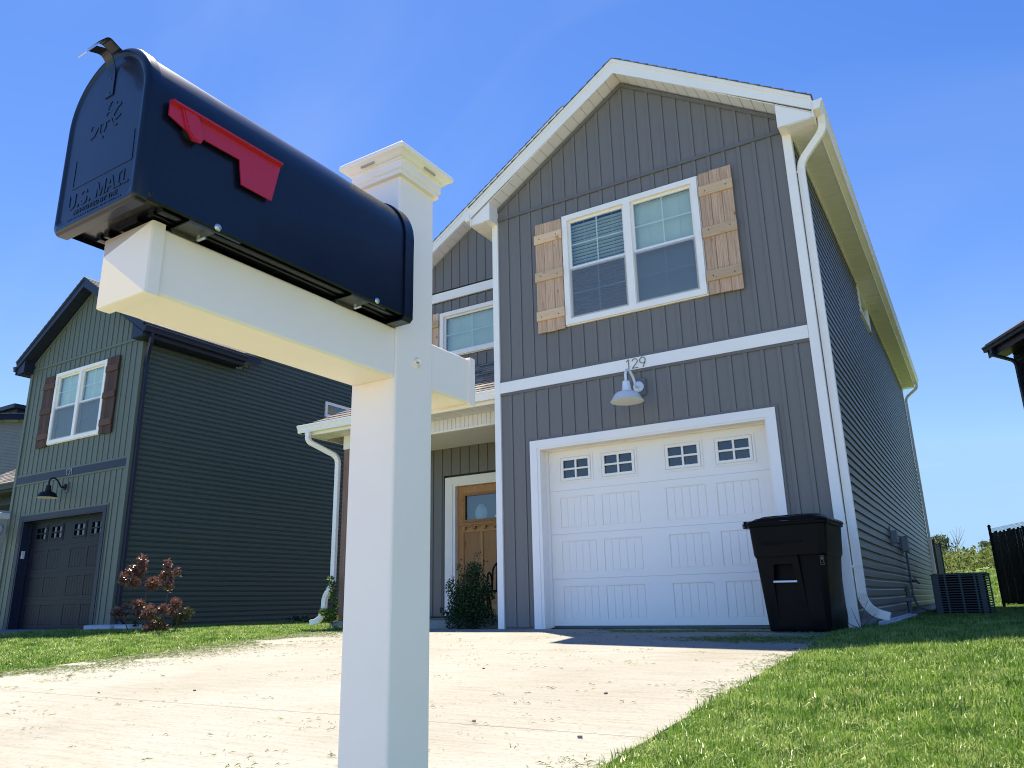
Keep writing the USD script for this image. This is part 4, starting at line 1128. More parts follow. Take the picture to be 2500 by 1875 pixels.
put(c, "catch_lip", sweep(p, strip(0.02), (1, 0, 0)), STEEL, smooth=50)
# flag
mx = MC + MH
fl = [(-0.4795, 0.9236), (-0.4752, 0.9273), (-0.3055, 0.9241), (-0.3176, 0.8608), (-0.3674, 0.8616), (-0.3733, 0.8962), (-0.4307, 0.896), (-0.4383, 0.8867), (-0.4441, 0.8855), (-0.453, 0.8945), (-0.4791, 0.9031)]
f = grp(T, "flag", "red signal flag lowered along the side")
fp = Polygon(fl).buffer(0.0012).buffer(-0.0006)
put(f, "flag_arm", ext_x(fp, mx + 0.0058, mx + 0.0078), FLAGRED)
pr = [(0.0, 0.0), (0.0065, 0.002), (0.0065, 0.0045), (0.0, 0.0075)]
rid = Polygon([(mx + 0.0076 + a, 0.9185 + b) for a, b in pr])
m = ext_y(rid, -0.478, -0.3062)
m.apply_transform(trimesh.transformations.rotation_matrix(math.radians(0.9), (1, 0, 0), (mx, -0.39, 0.92)) if False else np.eye(4))
put(f, "flag_ridge", m, FLAGRED)
kn = Polygon([(-0.462, 0.919), (-0.452, 0.9225), (-0.442, 0.919), (-0.432, 0.897), (-0.436, 0.8875), (-0.444, 0.8865), (-0.454, 0.897)]).buffer(0.002)
put(f, "pivot_knuckle", cat_(ext_x(kn, mx + 0.0078, mx + 0.0105), ext_x(kn.buffer(-0.0025), mx + 0.0105, mx + 0.0118)), FLAGRED)
m = lathe([(0.011, 0), (0.011, 0.005), (0.004, 0.0056)], 16); m.apply_transform(trimesh.transformations.rotation_matrix(math.pi / 2, (0, 1, 0))); m.apply_translation((mx, -0.4465, 0.896))
put(f, "pivot", m, BLACKMETAL, smooth=40)
for vv in (-0.3916, -0.0892):
    m = lathe([(0.0005, 0.0026), (0.003, 0.0024), (0.0045, 0.0015), (0.0052, 0.0)], 18); m.apply_transform(trimesh.transformations.rotation_matrix(math.pi / 2, (0, 1, 0))); m.apply_translation((mx + 0.0001, vv, 0.7895))
    put(T, "screw", m, STEEL, smooth=50)
m = lathe([(0.0005, 0.0016), (0.003, 0.0014), (0.0045, 0.0005), (0.005, 0.0)], 14); m.apply_transform(trimesh.transformations.rotation_matrix(math.pi / 2, (0, 1, 0))); m.apply_translation((mx, -0.4874, 0.794))
put(T, "hinge_rivet", m, MAILBLACK, smooth=50)
for va, vb in ((-0.4312, -0.3935), (-0.1435, -0.1057)):
    b_ = grp(T, "mounting_bracket")
    put(b_, "bracket_plate", cat_(bx(AU1 - 0.01, mx - 0.0028, va, vb, 0.7812, 0.7828), bx(AU1 + 0.0006, AU1 + 0.0022, va, vb, 0.7765, 0.7811), bx(mx - 0.0044, mx - 0.0028, va + 0.001, vb + 0.04, 0.7829, 0.7905)), BRACKET)
    vm = va + 0.03
    m = tube([(AU1 + 0.014, vm, 0.774), (AU1 + 0.0145, vm, 0.782)], 0.0024, 8)
    put(b_, "bolt", cat_(m, tube([(AU1 + 0.014, vm, 0.7744), (AU1 + 0.026, vm + 0.002, 0.776)], 0.002, 8)), STEEL, smooth=40)

# ------------------------------------------------------------------ wheeled bin
bn = thing("wheeled_bin", "tall black wheeled rubbish bin with lid, in front of the white garage door", "rubbish bin", (-0.265, -0.63, 0.0), -4.0)


def rhull(levels):
    """Manifold hull through rounded rectangles (half a, half b, z, radius, y shift)."""
    pts = []
    for a, b, z, r, s in levels:
        for x, y in rrect(a, b, r, 5):
            pts.append((x, y + s, z))
    return m3.Manifold.hull_points(np.array(pts))


outer = rhull([(0.268, 0.27, 0.012, 0.05, 0), (0.275, 0.28, 0.03, 0.06, 0), (0.322, 0.33, 0.69, 0.07, 0)]) + rhull([(0.324, 0.333, 0.665, 0.07, 0), (0.334, 0.341, 0.69, 0.07, 0), (0.35, 0.356, 0.955, 0.075, 0)])
inner = rhull([(0.25, 0.26, 0.05, 0.05, 0), (0.338, 0.345, 1.05, 0.07, 0)])
cb_ = lambda x0, x1, y0, y1, z0, z1: m3.Manifold.cube((x1 - x0, y1 - y0, z1 - z0)).translate((x0, y0, z0))
body = outer - inner
fr = rhull  # front face lies near y = -0.30 .. -0.34
poc = m3.Manifold.hull_points(np.array([(x, y, z) for x, z in ((-0.165, 0.455), (0.035, 0.455), (-0.15, 0.6), (0.02, 0.6)) for y in (-0.5, -0.235)]))
lowp = m3.Manifold.hull_points(np.array([(x, y, z) for x, z in ((-0.17, 0.43), (0.045, 0.43), (-0.155, -0.1), (0.1, -0.1)) for y in (-0.5, -0.283)]))
rp = m3.Manifold.hull_points(np.array([(x, y, z) for x, z in ((0.075, 0.675), (0.265, 0.675), (0.12, -0.1), (0.225, -0.1)) for y in (-0.5, -0.288)]))
lip = m3.Manifold.hull_points(np.array([(x, y, z) for x, z in ((-0.25, 0.805), (0.13, 0.805), (-0.25, 0.79), (0.13, 0.79)) for y in (-0.36, -0.34)]))
backing = cb_(-0.2, 0.3, -0.27, -0.2, 0.06, 0.7)
body = (body + (rhull([(0.26, 0.268, 0.05, 0.05, 0), (0.312, 0.315, 0.7, 0.06, 0)]) ^ cb_(-0.3, 0.32, -0.32, -0.1, 0.06, 0.69))) - poc - lowp - rp - m3.Manifold.hull_points(np.array([(x, y, z) for x, z in ((-0.24, 0.8), (-0.03, 0.8), (-0.2, 0.775), (-0.06, 0.775)) for y in (-0.5, -0.338)]))
mm = body.to_mesh()
part(bn, "bin_body", trimesh.Trimesh(mm.vert_properties[:, :3], mm.tri_verts, process=False), BINBLACK, smooth=24)
rim = (rhull([(0.36, 0.368, 0.945, 0.075, 0), (0.366, 0.374, 0.952, 0.075, 0), (0.366, 0.374, 0.972, 0.075, 0)]) - rhull([(0.335, 0.34, 0.9, 0.07, 0), (0.335, 0.34, 1.1, 0.07, 0)]))
mm = rim.to_mesh()
part(bn, "rim", trimesh.Trimesh(mm.vert_properties[:, :3], mm.tri_verts, process=False), BINBLACK, smooth=24)
lidm = rhull([(0.372, 0.384, 0.973, 0.09, 0), (0.376, 0.388, 0.985, 0.09, 0), (0.362, 0.372, 1.003, 0.09, 0)]) + rhull([(0.342, 0.352, 1.0, 0.09, 0), (0.315, 0.325, 1.026, 0.11, 0)]) + rhull([(0.305, 0.315, 1.02, 0.12, 0), (0.28, 0.26, 1.048, 0.14, 0.01), (0.14, 0.12, 1.062, 0.11, 0.02)]) - m3.Manifold.hull_points(np.array([(x, y, z) for x, y in ((-0.25, -0.27), (0.12, -0.28), (-0.2, -0.23), (0.08, -0.23)) for z in (1.028, 1.2)]))
mm = lidm.to_mesh()
part(bn, "lid", trimesh.Trimesh(mm.vert_properties[:, :3], mm.tri_verts, process=False), BINBLACK, smooth=24)
hg = grp(bn, "hinge_lug")
part(hg, "lug", cat_(bbx(-0.412, -0.362, -0.3, -0.2, 0.945, 0.995, 0.006), bbx(-0.4, -0.365, -0.3, -0.2, 0.9955, 1.01, 0.004)), BINBLACK)
for zz in (0.96, 0.984):
    part(hg, "pin", bx(-0.4, -0.394, -0.3015, -0.3, zz - 0.003, zz + 0.003), STEEL)
part(bn, "lift_bar", tube([(-0.168, -0.312, 0.446), (0.043, -0.312, 0.446)], 0.010, 12), mat("galvanised_bar", (0.72, 0.73, 0.74), 0.35), smooth=50)
part(bn, "stamp", ext_y(unary_union([sbox(0.27, 0.58, 0.3, 0.66).difference(sbox(0.273, 0.583, 0.297, 0.657)), sbox(0.278, 0.6, 0.292, 0.603), sbox(0.278, 0.625, 0.292, 0.65)]), -0.3285, -0.322), PIPE)
for sx in (-0.25, 0.25):
    w_ = lathe([(0.01, -0.025), (0.12, -0.025), (0.13, -0.015), (0.13, 0.015), (0.12, 0.025), (0.01, 0.025)], 24)
    w_.apply_transform(trimesh.transformations.rotation_matrix(math.pi / 2, (0, 1, 0))); w_.apply_translation((sx, 0.3, 0.13))
    part(bn, "wheel", w_, BINBLACK, smooth=40)
part(bn, "front_ledge", trimesh.Trimesh(lip.to_mesh().vert_properties[:, :3], lip.to_mesh().tri_verts, process=False), BINBLACK)
part(bn, "lid_mark", ext_y(Polygon([(-0.03, 0.985), (0.012, 0.990), (0.055, 0.985), (0.012, 0.980)]).difference(Polygon([(-0.018, 0.985), (0.012, 0.9882), (0.043, 0.985), (0.012, 0.9818)])), -0.3925, -0.389), PIPE)

# ------------------------------------------------------------------ outdoor unit, splash board, fence
ac = thing("air_conditioner", "dark grey louvred air conditioning unit standing on the grass by the side wall", "air conditioner", (0.86, 6.0, -0.05))
a_, b_, hh = 0.4, 0.4, 0.65
part(ac, "base_pan", ext_z(Polygon(rrect(a_ + 0.01, b_ + 0.01, 0.07, 5)), -0.1, 0.03), ACGREY)
part(ac, "core", ext_z(Polygon(rrect(a_ - 0.06, b_ - 0.06, 0.06, 5)), 0.03, hh - 0.02), DARKCOIL)
ro, ri = Polygon(rrect(a_, b_, 0.07, 6)), Polygon(rrect(a_ - 0.018, b_ - 0.018, 0.055, 6))
for k in range(16):
    z = 0.045 + k * 0.037
    part(ac, "louvre", ext_z(ro.buffer(-0.004).difference(ri), z, z + 0.0135), ACGREY)
pst = []
for xx in (-0.205, 0.0, 0.195):
    pst.append(bx(xx - 0.014, xx + 0.014, -b_ - 0.001, -b_ + 0.02, 0.03, hh - 0.02)); pst.append(bx(xx - 0.014, xx + 0.014, b_ - 0.02, b_ + 0.001, 0.03, hh - 0.02))
    pst.append(bx(-a_ - 0.001, -a_ + 0.02, xx - 0.014, xx + 0.014, 0.03, hh - 0.02)); pst.append(bx(a_ - 0.02, a_ + 0.001, xx - 0.014, xx + 0.014, 0.03, hh - 0.02))
for m in pst:
    part(ac, "rib", m, ACGREY)
for (cx_, w_) in ((-0.34, 0.045), (0.275, 0.035)):
    part(ac, "corner_post", bx(cx_ - w_, cx_ + w_, -b_ - 0.003, -b_ + 0.02, 0.03, hh - 0.02), ACGREY)
part(ac, "top_cover", cat_(ext_z(ro.buffer(0.006), hh - 0.022, hh - 0.008), ext_z(ro.buffer(-0.03).difference(Point(0, 0).buffer(0.28)), hh - 0.0079, hh + 0.006)), ACGREY)
for r_ in np.linspace(0.05, 0.28, 8):
    part(ac, "fan_guard_ring", ext_z(Point(0, 0).buffer(r_).difference(Point(0, 0).buffer(r_ - 0.006)), hh - 0.0078, hh + 0.002), BLACKMETAL)

lone("splash_board", cat_(bbx(0.2, 0.27, 0.7, 4.6, -0.04, 0.03, 0.006), bbx(0.185, 0.2, 0.7, 4.6, -0.04, 0.042, 0.003)), PLASTICW, "long white drain board lying along the foot of the grey house's side wall", "drain board")


def chain_fence(name, label, p0, p1, h, nslat, seed, z0=0.0, posts=(0,)):
    d = np.array(p1, float) - np.array(p0, float)
    L = np.linalg.norm(d)
    ang = math.degrees(math.atan2(d[1], d[0]))
    T = thing(name, label, "fence", (p0[0], p0[1], z0), ang)
    for s in posts:
        m = tube([(s * L, 0, -0.3), (s * L, 0, h + 0.05)], 0.03, 12)
        cpm = lathe([(0.036, 0), (0.036, 0.02), (0.02, 0.045), (0.002, 0.055)], 12); cpm.apply_translation((s * L, 0, h + 0.05))
        part(T, "post", cat_(m, cpm), BLACKMETAL, smooth=40)
    r = random.Random(seed)
    w = L / nslat
    for i in range(nslat):
        g_ = r.choice([0.002, 0.002, 0.003, 0.008])
        x0 = i * w + 0.06 if i == 0 else i * w
        part(T, "slat", bx(x0 + g_, (i + 1) * w - 0.001, -0.006, -0.003, 0.03 + r.uniform(0, 0.05), h - 0.05 - r.uniform(0, 0.06)), FENCEBLACK)
    # mesh of wires
    ws = []
    st = 0.058
    n = int((L + h) / st)
    for k in range(n + 1):
        for sg in (1, -1):
            c_ = k * st
            a = (c_, 0.0) if sg > 0 else (c_ - h, 0.0)
            e = (c_ - h, h) if sg > 0 else (c_, h)
            ln = LineString([a, e]).intersection(sbox(0.02, 0.02, L, h))
            if ln.is_empty or ln.length < 0.03:
                continue
            (xa, za), (xb, zb) = ln.coords[0], ln.coords[-1]
            ws.append(tube([(xa, 0.004 * sg, za), (xb, 0.004 * sg, zb)], 0.0025, 4))
    part(T, "wire_mesh", cat_(*ws), BLACKMETAL, kind="stuff")
    part(T, "top_tie", cat_(*[tube([(x, -0.006, h - 0.01), (x, 0.006, h + 0.012)], 0.004, 5) for x in np.arange(0.05, L, 0.058)]), BLACKMETAL)
    return T


chain_fence("slatted_fence", "black chain-link fence with privacy slats right of the air conditioner", (1.437, 12.0), (2.05, 10.35), 1.66, 18, 2, 0.0)
chain_fence("slatted_fence", "black chain-link fence glimpsed edge-on behind the rear corner of the grey house", (0.2, 13.62), (0.27, 15.2), 1.62, 16, 4, -0.1, posts=(0, 1))

# ------------------------------------------------------------------ porch things
ch = thing("porch_chair", "black metal garden chair half hidden at the front door", "chair", (-4.62, 1.15, 0.1), 25)
seat = ext_z(Polygon(rrect(0.24, 0.23, 0.06, 4)), 0.36, 0.385)
part(ch, "seat", seat, BLACKMETAL)
for sx in (-0.25, 0.25):
    p, _ = round_path([(sx, -0.22, 0.0), (sx, -0.24, 0.3), (sx, -0.25, 0.58), (sx, 0.0, 0.65), (sx, 0.24, 0.56), (sx, 0.2, 0.36)], 0.14, 6)
    part(ch, "arm_frame", tube(p, 0.014, 10), BLACKMETAL, smooth=True)
    p, _ = round_path([(sx, -0.2, 0.37), (sx, 0.05, 0.2), (sx, 0.26, 0.0)], 0.06, 5)
    part(ch, "leg", tube(p, 0.014, 10), BLACKMETAL, smooth=True)
    p, _ = round_path([(sx * 0.97, 0.18, 0.36), (sx * 0.95, 0.27, 0.75), (0, 0.29, 0.86)], 0.16, 6)
    part(ch, "back_frame", tube(p, 0.014, 10), BLACKMETAL, smooth=True)
for x in np.linspace(-0.18, 0.18, 5):
    part(ch, "back_rod", tube([(x, 0.2, 0.38), (x, 0.27, 0.72), (x, 0.285, 0.84 - abs(x) * 0.3)], 0.007, 8), BLACKMETAL, smooth=True)

ln = thing("hanging_lantern", "white egg-shaped paper lantern seen through the front door's window", "lantern", (-5.64, 2.14, 1.92))
prof = [(0.004, 0.02), (0.02, 0.0)] + [(0.155 * math.sin(t) ** 0.92 * (1 - 0.08 * math.cos(t)), -0.19 + 0.19 * math.cos(t)) for t in np.linspace(0.12, 3.0, 18)]
part(ln, "shade", lathe(prof, 28), mat("paper_white", (0.75, 0.78, 0.78), 0.7), smooth=True)
part(ln, "cord", tube([(0, 0, 0.01), (0, 0, 0.5)], 0.004, 6), BLACKMETAL)

hp_ = thing("hanging_planter", "white round planter with red flowers hanging at the left edge beside the green house", "planter", (-16.62, -0.12, 2.04))
part(hp_, "bowl", lathe([(0.002, -0.16)] + [(0.2 * math.cos(t), 0.18 * math.sin(t)) for t in np.linspace(-1.3, 0.6, 12)] + [(0.15, 0.1), (0.002, 0.08)], 24), PLASTICW, smooth=40)
part(hp_, "hanger", cat_(tube([(0.1, 0, 0.1), (0, 0, 0.4), (0, 0, 0.62)], 0.006, 6), tube([(-0.1, 0, 0.1), (0, 0, 0.4)], 0.006, 6)), BLACKMETAL)
part(hp_, "flowers", leaf_cloud([(0, 0, -0.22, 0.2, 0.15, 0.08), (0.12, 0, -0.1, 0.12, 0.12, 0.06)], 90, 0.05, 3), mat("red_flower", (0.5, 0.03, 0.04), 0.5))
part(hp_, "awning", bbx(-0.25, 0.22, -0.1, 0.3, 0.2, 0.33, 0.01), PLASTICW)

for i, (x, y, rz, s, lab) in enumerate(((-11.98, -0.28, 12, 1.0, "flat pale stone block at the green house's corner, nearest the downspout"), (-11.35, -0.2, -8, 0.9, "flat pale stone block lying beside the red-leaved shrub"))):
    m = bbx(-0.3 * s, 0.3 * s, -0.12, 0.12, 0, 0.09, 0.02)
    m.apply_transform(trimesh.transformations.rotation_matrix(math.radians(rz), (0, 0, 1))); m.apply_translation((x, y, 0.0))
    lone("stone_block", m, mat("pale_stone_%d" % i, (0.45, 0.46, 0.47), 0.8, var=0.12), lab, "stone")
rr = np.random.default_rng(5)
PEB = ("small brown pebble on the concrete midway along the driveway's right edge", "small brown pebble on the driveway just right of the mailbox post's foot", "tiny brown pebble farthest back on the driveway right of the mailbox post", "small brown pebble on the driveway left of the mailbox post, the nearer to the post", "small brown pebble on the driveway nearest the photo's left edge", "small brown pebble lowest on the driveway, near the corner of the lawn")
for i, (x, y, s) in enumerate(((-0.62, -4.35, 0.012), (-0.9, -5.2, 0.01), (-1.9, -3.6, 0.01), (-3.3, -4.9, 0.011), (-3.95, -5.15, 0.009), (-0.28, -5.35, 0.012))):
    m = trimesh.creation.icosphere(2, 1.0)
    m.vertices *= (1 + 0.35 * (meshkit.noise(m.vertices * 1.7 + i * 5, i)[:, None] - 0.5)) * np.array([s, s * 0.8, s * 0.55])
    m.apply_translation((x, y, dz(y) + s * 0.4))
    lone("pebble", m, STONE, PEB[i], "pebble", smooth=True, group="pebbles on the driveway")

# ------------------------------------------------------------------ plants


def stems(paths, r0, seed):
    return cat_(*[tube(round_path(p, 0.1, 3)[0], np.linspace(r0, r0 * 0.35, len(round_path(p, 0.1, 3)[0])), 6) for p in paths])


def px_clumps(lst, x0, z0, y, k, ry=0.6):
    """Clumps given in pixels of a close-up: (px, py, rx, rz)."""
    return [(x0 + a * k, y + random.Random(int(a * 7 + b)).uniform(-0.18, 0.18), z0 - b * k, rx * k, max(rx, rz) * k * ry, rz * k) for a, b, rx, rz in lst]


K = 1.75 / 1315 * 0.95
sh = thing("red_shrub", "sparse shrub with dark red and bronze leaves at the foot of the green wall", "shrub", (-9.52, -1.0, 0.0))
sx0, sz0 = -0.92 - 215 * K, 1.13 + 120 * K * 0.9
top = [(690, 200, 55, 110), (800, 190, 50, 90), (620, 290, 110, 70), (740, 300, 110, 90), (460, 370, 80, 80), (580, 430, 140, 60), (760, 450, 120, 80), (370, 430, 40, 35), (1230, 260, 50, 90), (1200, 390, 120, 90), (1330, 330, 60, 60), (1110, 500, 60, 60), (1290, 480, 90, 60), (350, 770, 110, 60), (250, 800, 50, 40), (470, 780, 80, 50), (340, 690, 40, 50), (600, 680, 120, 60), (700, 720, 60, 50),
       (960, 740, 100, 60), (880, 810, 120, 60), (1050, 770, 110, 70), (1270, 690, 90, 80), (1160, 770, 90, 60), (900, 960, 180, 90), (1040, 990, 90, 80), (740, 1050, 80, 50)]
low = [(1400, 810, 110, 80), (1310, 870, 80, 90), (1130, 880, 80, 60), (860, 1150, 140, 70), (1000, 1120, 160, 90), (760, 1300, 80, 90), (900, 1320, 170, 120), (1220, 1150, 110, 60), (1310, 1240, 60, 100), (1080, 1350, 150, 140), (980, 1450, 160, 90), (860, 1400, 110, 80), (450, 1060, 60, 40), (600, 900, 50, 60)]
part(sh, "foliage", leaf_cloud(px_clumps(top, sx0, sz0, 0, K), 4200, 0.066, 1), REDLEAF, label="dark red leaf clusters", kind="stuff")
part(sh, "foliage", leaf_cloud(px_clumps(low, sx0, sz0, 0, K), 3600, 0.062, 2), leaf_mat("bronze_leaf", (0.05, 0.05, 0.025), (0.1, 0.1, 0.04), (0.19, 0.17, 0.07), trans=0.25, rough=0.35), label="greener leaf clusters low on the shrub", kind="stuff")
q_ = lambda a, b, y=0.0: (sx0 + a * K, y, sz0 - b * K)
part(sh, "branches", stems([[q_(1000, 1530), q_(850, 1150), q_(760, 700), q_(740, 300)], [q_(1000, 1530), q_(1100, 1150), q_(1150, 700), q_(1220, 300)], [q_(980, 1530), q_(700, 1180), q_(420, 930), q_(360, 780)], [q_(1020, 1530), q_(1250, 1300), q_(1370, 1000), q_(1400, 830)], [q_(990, 1530), q_(980, 1200), q_(930, 960)], [q_(1000, 1530), q_(1180, 1420), q_(1300, 1250)]], 0.014, 1), BARK)

yw = thing("yew_bush", "dark green upright bush standing before the front door", "bush", (-4.6, 0.2, 0.0))
cl = []
ry_ = np.random.default_rng(8)
spr = [(-0.1, 0.9, 0.04), (0.07, 0.95, 0.05), (-0.16, 0.8, 0.05), (0.17, 0.84, 0.05), (-0.02, 0.74, 0.12), (0.1, 0.7, 0.13), (-0.3, 0.62, 0.06), (-0.34, 0.55, 0.06), (-0.24, 0.48, 0.1), (0.2, 0.5, 0.13), (0.0, 0.5, 0.18), (-0.12, 0.34, 0.18), (0.14, 0.3, 0.2), (0.0, 0.2, 0.24), (-0.38, 0.18, 0.1), (-0.45, 0.23, 0.05), (0.3, 0.15, 0.12), (-0.28, 0.1, 0.14), (0.24, 0.62, 0.06), (0.3, 0.42, 0.07), (-0.2, 0.7, 0.05)]
for a, b, r_ in spr:
    cl.append((a, ry_.uniform(-0.1, 0.1), b * 0.98, r_, r_ * 0.9, r_ * 1.15))
part(yw, "foliage", leaf_cloud(cl, 9000, 0.034, 9, droop=-0.4), YEWLEAF, kind="stuff")
part(yw, "branches", stems([[(0, 0, -0.05), (a * 0.4, 0, b * 0.5), (a, 0, b)] for a, b, _ in spr[:12]], 0.012, 3), BARK)

vn = thing("climbing_weed", "leafy green weed growing up beside the porch post and downspout", "plant", (-7.22, 0.36, 0.0))
part(vn, "foliage", leaf_cloud([(-0.06, 0, 0.72, 0.05, 0.05, 0.05), (-0.02, 0, 0.62, 0.07, 0.06, 0.08), (0.02, 0, 0.48, 0.06, 0.06, 0.1), (-0.1, 0, 0.22, 0.14, 0.1, 0.06), (-0.2, 0, 0.26, 0.08, 0.06, 0.03), (0, 0, 0.15, 0.12, 0.1, 0.08), (0.05, 0, 0.3, 0.06, 0.06, 0.1)], 420, 0.055, 12), VINELEAF, kind="stuff")
part(vn, "branches", stems([[(0.02, 0, -0.02), (0.03, 0, 0.4), (-0.05, 0, 0.75)], [(0, 0, -0.02), (-0.1, 0, 0.2), (-0.24, 0, 0.27)]], 0.005, 1), BARK)
wd = thing("weed_patch", "tall dark weeds at the foot of the green wall left of the porch downspout", "weeds", (-9.9, 3.0, -0.02))
part(wd, "foliage", leaf_cloud([(0.5, 0.3, 0.2, 0.5, 0.3, 0.2), (1.2, 0.6, 0.22, 0.5, 0.3, 0.22), (0.2, 0.2, 0.12, 0.5, 0.3, 0.1), (0.9, 0.4, 0.45, 0.08, 0.08, 0.3), (1.7, 0.8, 0.15, 0.4, 0.3, 0.15), (-0.6, -0.1, 0.1, 0.4, 0.2, 0.08)], 1300, 0.07, 15, droop=-0.3), YEWLEAF, kind="stuff")
part(wd, "flower_spikes", cat_(*[tube([(x, y, 0), (x + 0.02, y, h)], np.array([0.006, 0.012]), 5) for x, y, h in ((0.9, 0.4, 0.72), (0.55, 0.3, 0.4), (1.2, 0.5, 0.5), (-0.3, 0.1, 0.36))]), mat("seed_head", (0.2, 0.2, 0.14), 0.8))
dt = thing("dry_twigs", "dry leafless twigs at the foot of the grey house's corner board", "twigs", (0.12, -0.12, 0.0))
part(dt, "stem", stems([[(0, 0, -0.02), (0.02, 0, 0.12), (0.1, 0, 0.26)], [(0, 0, 0), (-0.04, 0, 0.12), (-0.06, 0, 0.2)], [(0.02, 0, 0.1), (0.0, 0, 0.2), (0.03, 0, 0.3)], [(0, 0, 0), (0.08, 0.02, 0.08), (0.16, 0, 0.14)], [(0, 0, 0), (-0.1, -0.02, 0.05), (-0.16, 0, 0.1)]], 0.004, 2), BARK)

# brush on the bank behind, seen between the houses
br = []
rb = np.random.default_rng(21)
for i in range(150):
    x, y = rb.uniform(-9, 12), rb.uniform(24, 42)
    s = rb.uniform(0.35, 0.8)
    br.append((x, y, float(ground(x, y)) + s * 0.45, s * 1.3, s * 1.3, s * 0.75))
lone("brush", leaf_cloud(br, 26000, 0.17, 22), BRUSHLEAF, "pale green scrub covering the bank behind the houses", "scrub", kind="stuff")


def small_tree(name, label, x, y, h, w, seed, leafm, n, size):
    z = float(ground(x, y))
    T = thing(name, label, "tree", (x, y, z))
    r = np.random.default_rng(seed)
    cl_ = [(r.normal(0, w * 0.42), r.normal(0, w * 0.4), h * r.uniform(0.5, 0.9), w * r.uniform(0.22, 0.38), w * r.uniform(0.22, 0.38), h * r.uniform(0.08, 0.17)) for _ in range(14)]
    part(T, "crown", leaf_cloud(cl_, n, size, seed), leafm, kind="stuff")
    part(T, "trunk", stems([[(0, 0, -0.2), (0.05, 0, h * 0.4), (0, 0, h * 0.7)]] + [[(0.03, 0, h * 0.3), (c_[0] * 0.5, c_[1] * 0.5, h * 0.5), c_[:3]] for c_ in cl_[:7]], 0.06, 1), BARK)


small_tree("bank_tree", "small rounded dark green tree on the bank above the air conditioner", -1.35, 41, 1.7, 1.9, 31, TREELEAF, 2200, 0.15)
small_tree("bank_tree", "small green tree on the bank partly behind the slatted fence", 1.75, 43, 1.6, 0.9, 33, TREELEAF, 900, 0.15)
bt = thing("bare_tree", "thin bare leafless tree rising from the scrub on the bank", "tree", (-0.35, 42, float(ground(-0.35, 42))))
rt = random.Random(4)
pt = []
for i in range(9):
    a = rt.uniform(-0.9, 0.9)
    h_ = rt.uniform(1.5, 2.3)
    pt.append([(a * 0.2, 0, 0), (a * 0.5, rt.uniform(-.2, .2), h_ * 0.5), (a * 0.9, rt.uniform(-.3, .3), h_)])
    for s_ in (-1, 1):
        pt.append([(a * 0.55, 0, h_ * 0.55), (a * 0.7 + s_ * 0.15, 0, h_ * 0.75), (a * 0.75 + s_ * 0.3, 0, h_ * 0.92)])
part(bt, "trunk", stems(pt, 0.017, 1), PALEBARK)

# ------------------------------------------------------------------ lawn
PROTO_SEED = 40


def blade_tuft(n, rad, h, w, seed, lean=0.5):
    r = np.random.default_rng(seed)
    a = r.random(n) * 2 * np.pi
    d = rad * np.sqrt(r.random(n))
    base = np.c_[d * np.cos(a), d * np.sin(a), np.full(n, -0.012)]
    az = r.random(n) * 2 * np.pi
    dirv = np.c_[np.cos(az), np.sin(az), np.zeros(n)]
    hh_ = h * r.uniform(0.45, 1.15, n)[:, None]
    ln_ = lean * r.random(n)[:, None] ** 1.3 * hh_ * 1.3
    side = np.c_[-np.sin(az + r.normal(0, 0.6, n)), np.cos(az + r.normal(0, 0.6, n)), np.zeros(n)]
    ww = w * r.uniform(0.6, 1.3, n)[:, None]
    up = np.array([0, 0, 1.0])
    mid = base + up * hh_ * 0.6 + dirv * ln_ * 0.35
    tip = base + up * hh_ * (1 - 0.35 * (ln_ / hh_) ** 2) + dirv * ln_
    v = np.stack([base - side * ww * 0.5, base + side * ww * 0.5, mid + side * ww * 0.42, mid - side * ww * 0.42, tip], 1).reshape(-1, 3)
    i = np.arange(n)[:, None] * 5
    return trimesh.Trimesh(v, np.vstack([i + [0, 1, 2], i + [0, 2, 3], i + [3, 2, 4]]), process=False)


def instancer(name, label, cat, protos, material, pts, idx, rot, scale):
    p = path_for("/World", name)
    pi = UsdGeom.PointInstancer.Define(stage, p)
    tag(pi.GetPrim(), label, cat, None, "stuff")
    UsdGeom.Scope.Define(stage, p + "/prototypes")
    for k, m in enumerate(protos):
        q = f"{p}/prototypes/tuft" + (f"_{k:03d}" if k else "")
        usdkit.mesh(stage, q, m, material)
        pi.CreatePrototypesRel().AddTarget(q)
    pi.CreateProtoIndicesAttr(Vt.IntArray.FromNumpy(idx.astype(np.int32)))
    pi.CreatePositionsAttr(Vt.Vec3fArray.FromNumpy(pts.astype(np.float32)))
    pi.CreateScalesAttr(Vt.Vec3fArray.FromNumpy(np.repeat(scale[:, None], 3, 1).astype(np.float32)))
    qs = Vt.QuathArray([Gf.Quath(float(math.cos(a / 2)), 0.0, 0.0, float(math.sin(a / 2))) for a in rot])
    pi.CreateOrientationsAttr(qs)


def scatter(rects, dens, seed, keep=None):
    r = np.random.default_rng(seed)
    out = []
    for x0, x1, y0, y1 in rects:
        n = int((x1 - x0) * (y1 - y0) * dens)
        out.append(np.c_[r.uniform(x0, x1, n), r.uniform(y0, y1, n)])
    p = np.vstack(out)
    if keep is not None:
        p = p[keep(p[:, 0], p[:, 1])]
    return p


def in_view(x, y, margin=0.09):
    d = np.stack([x - CAM_POS[0], y - CAM_POS[1], 0 * x - 0.2 - CAM_POS[2]], -1)
    f_, r_ = d @ cf, d @ cr
    return (f_ > 0.3) & (np.abs(r_) < f_ * (0.6745 + margin) + 0.25)


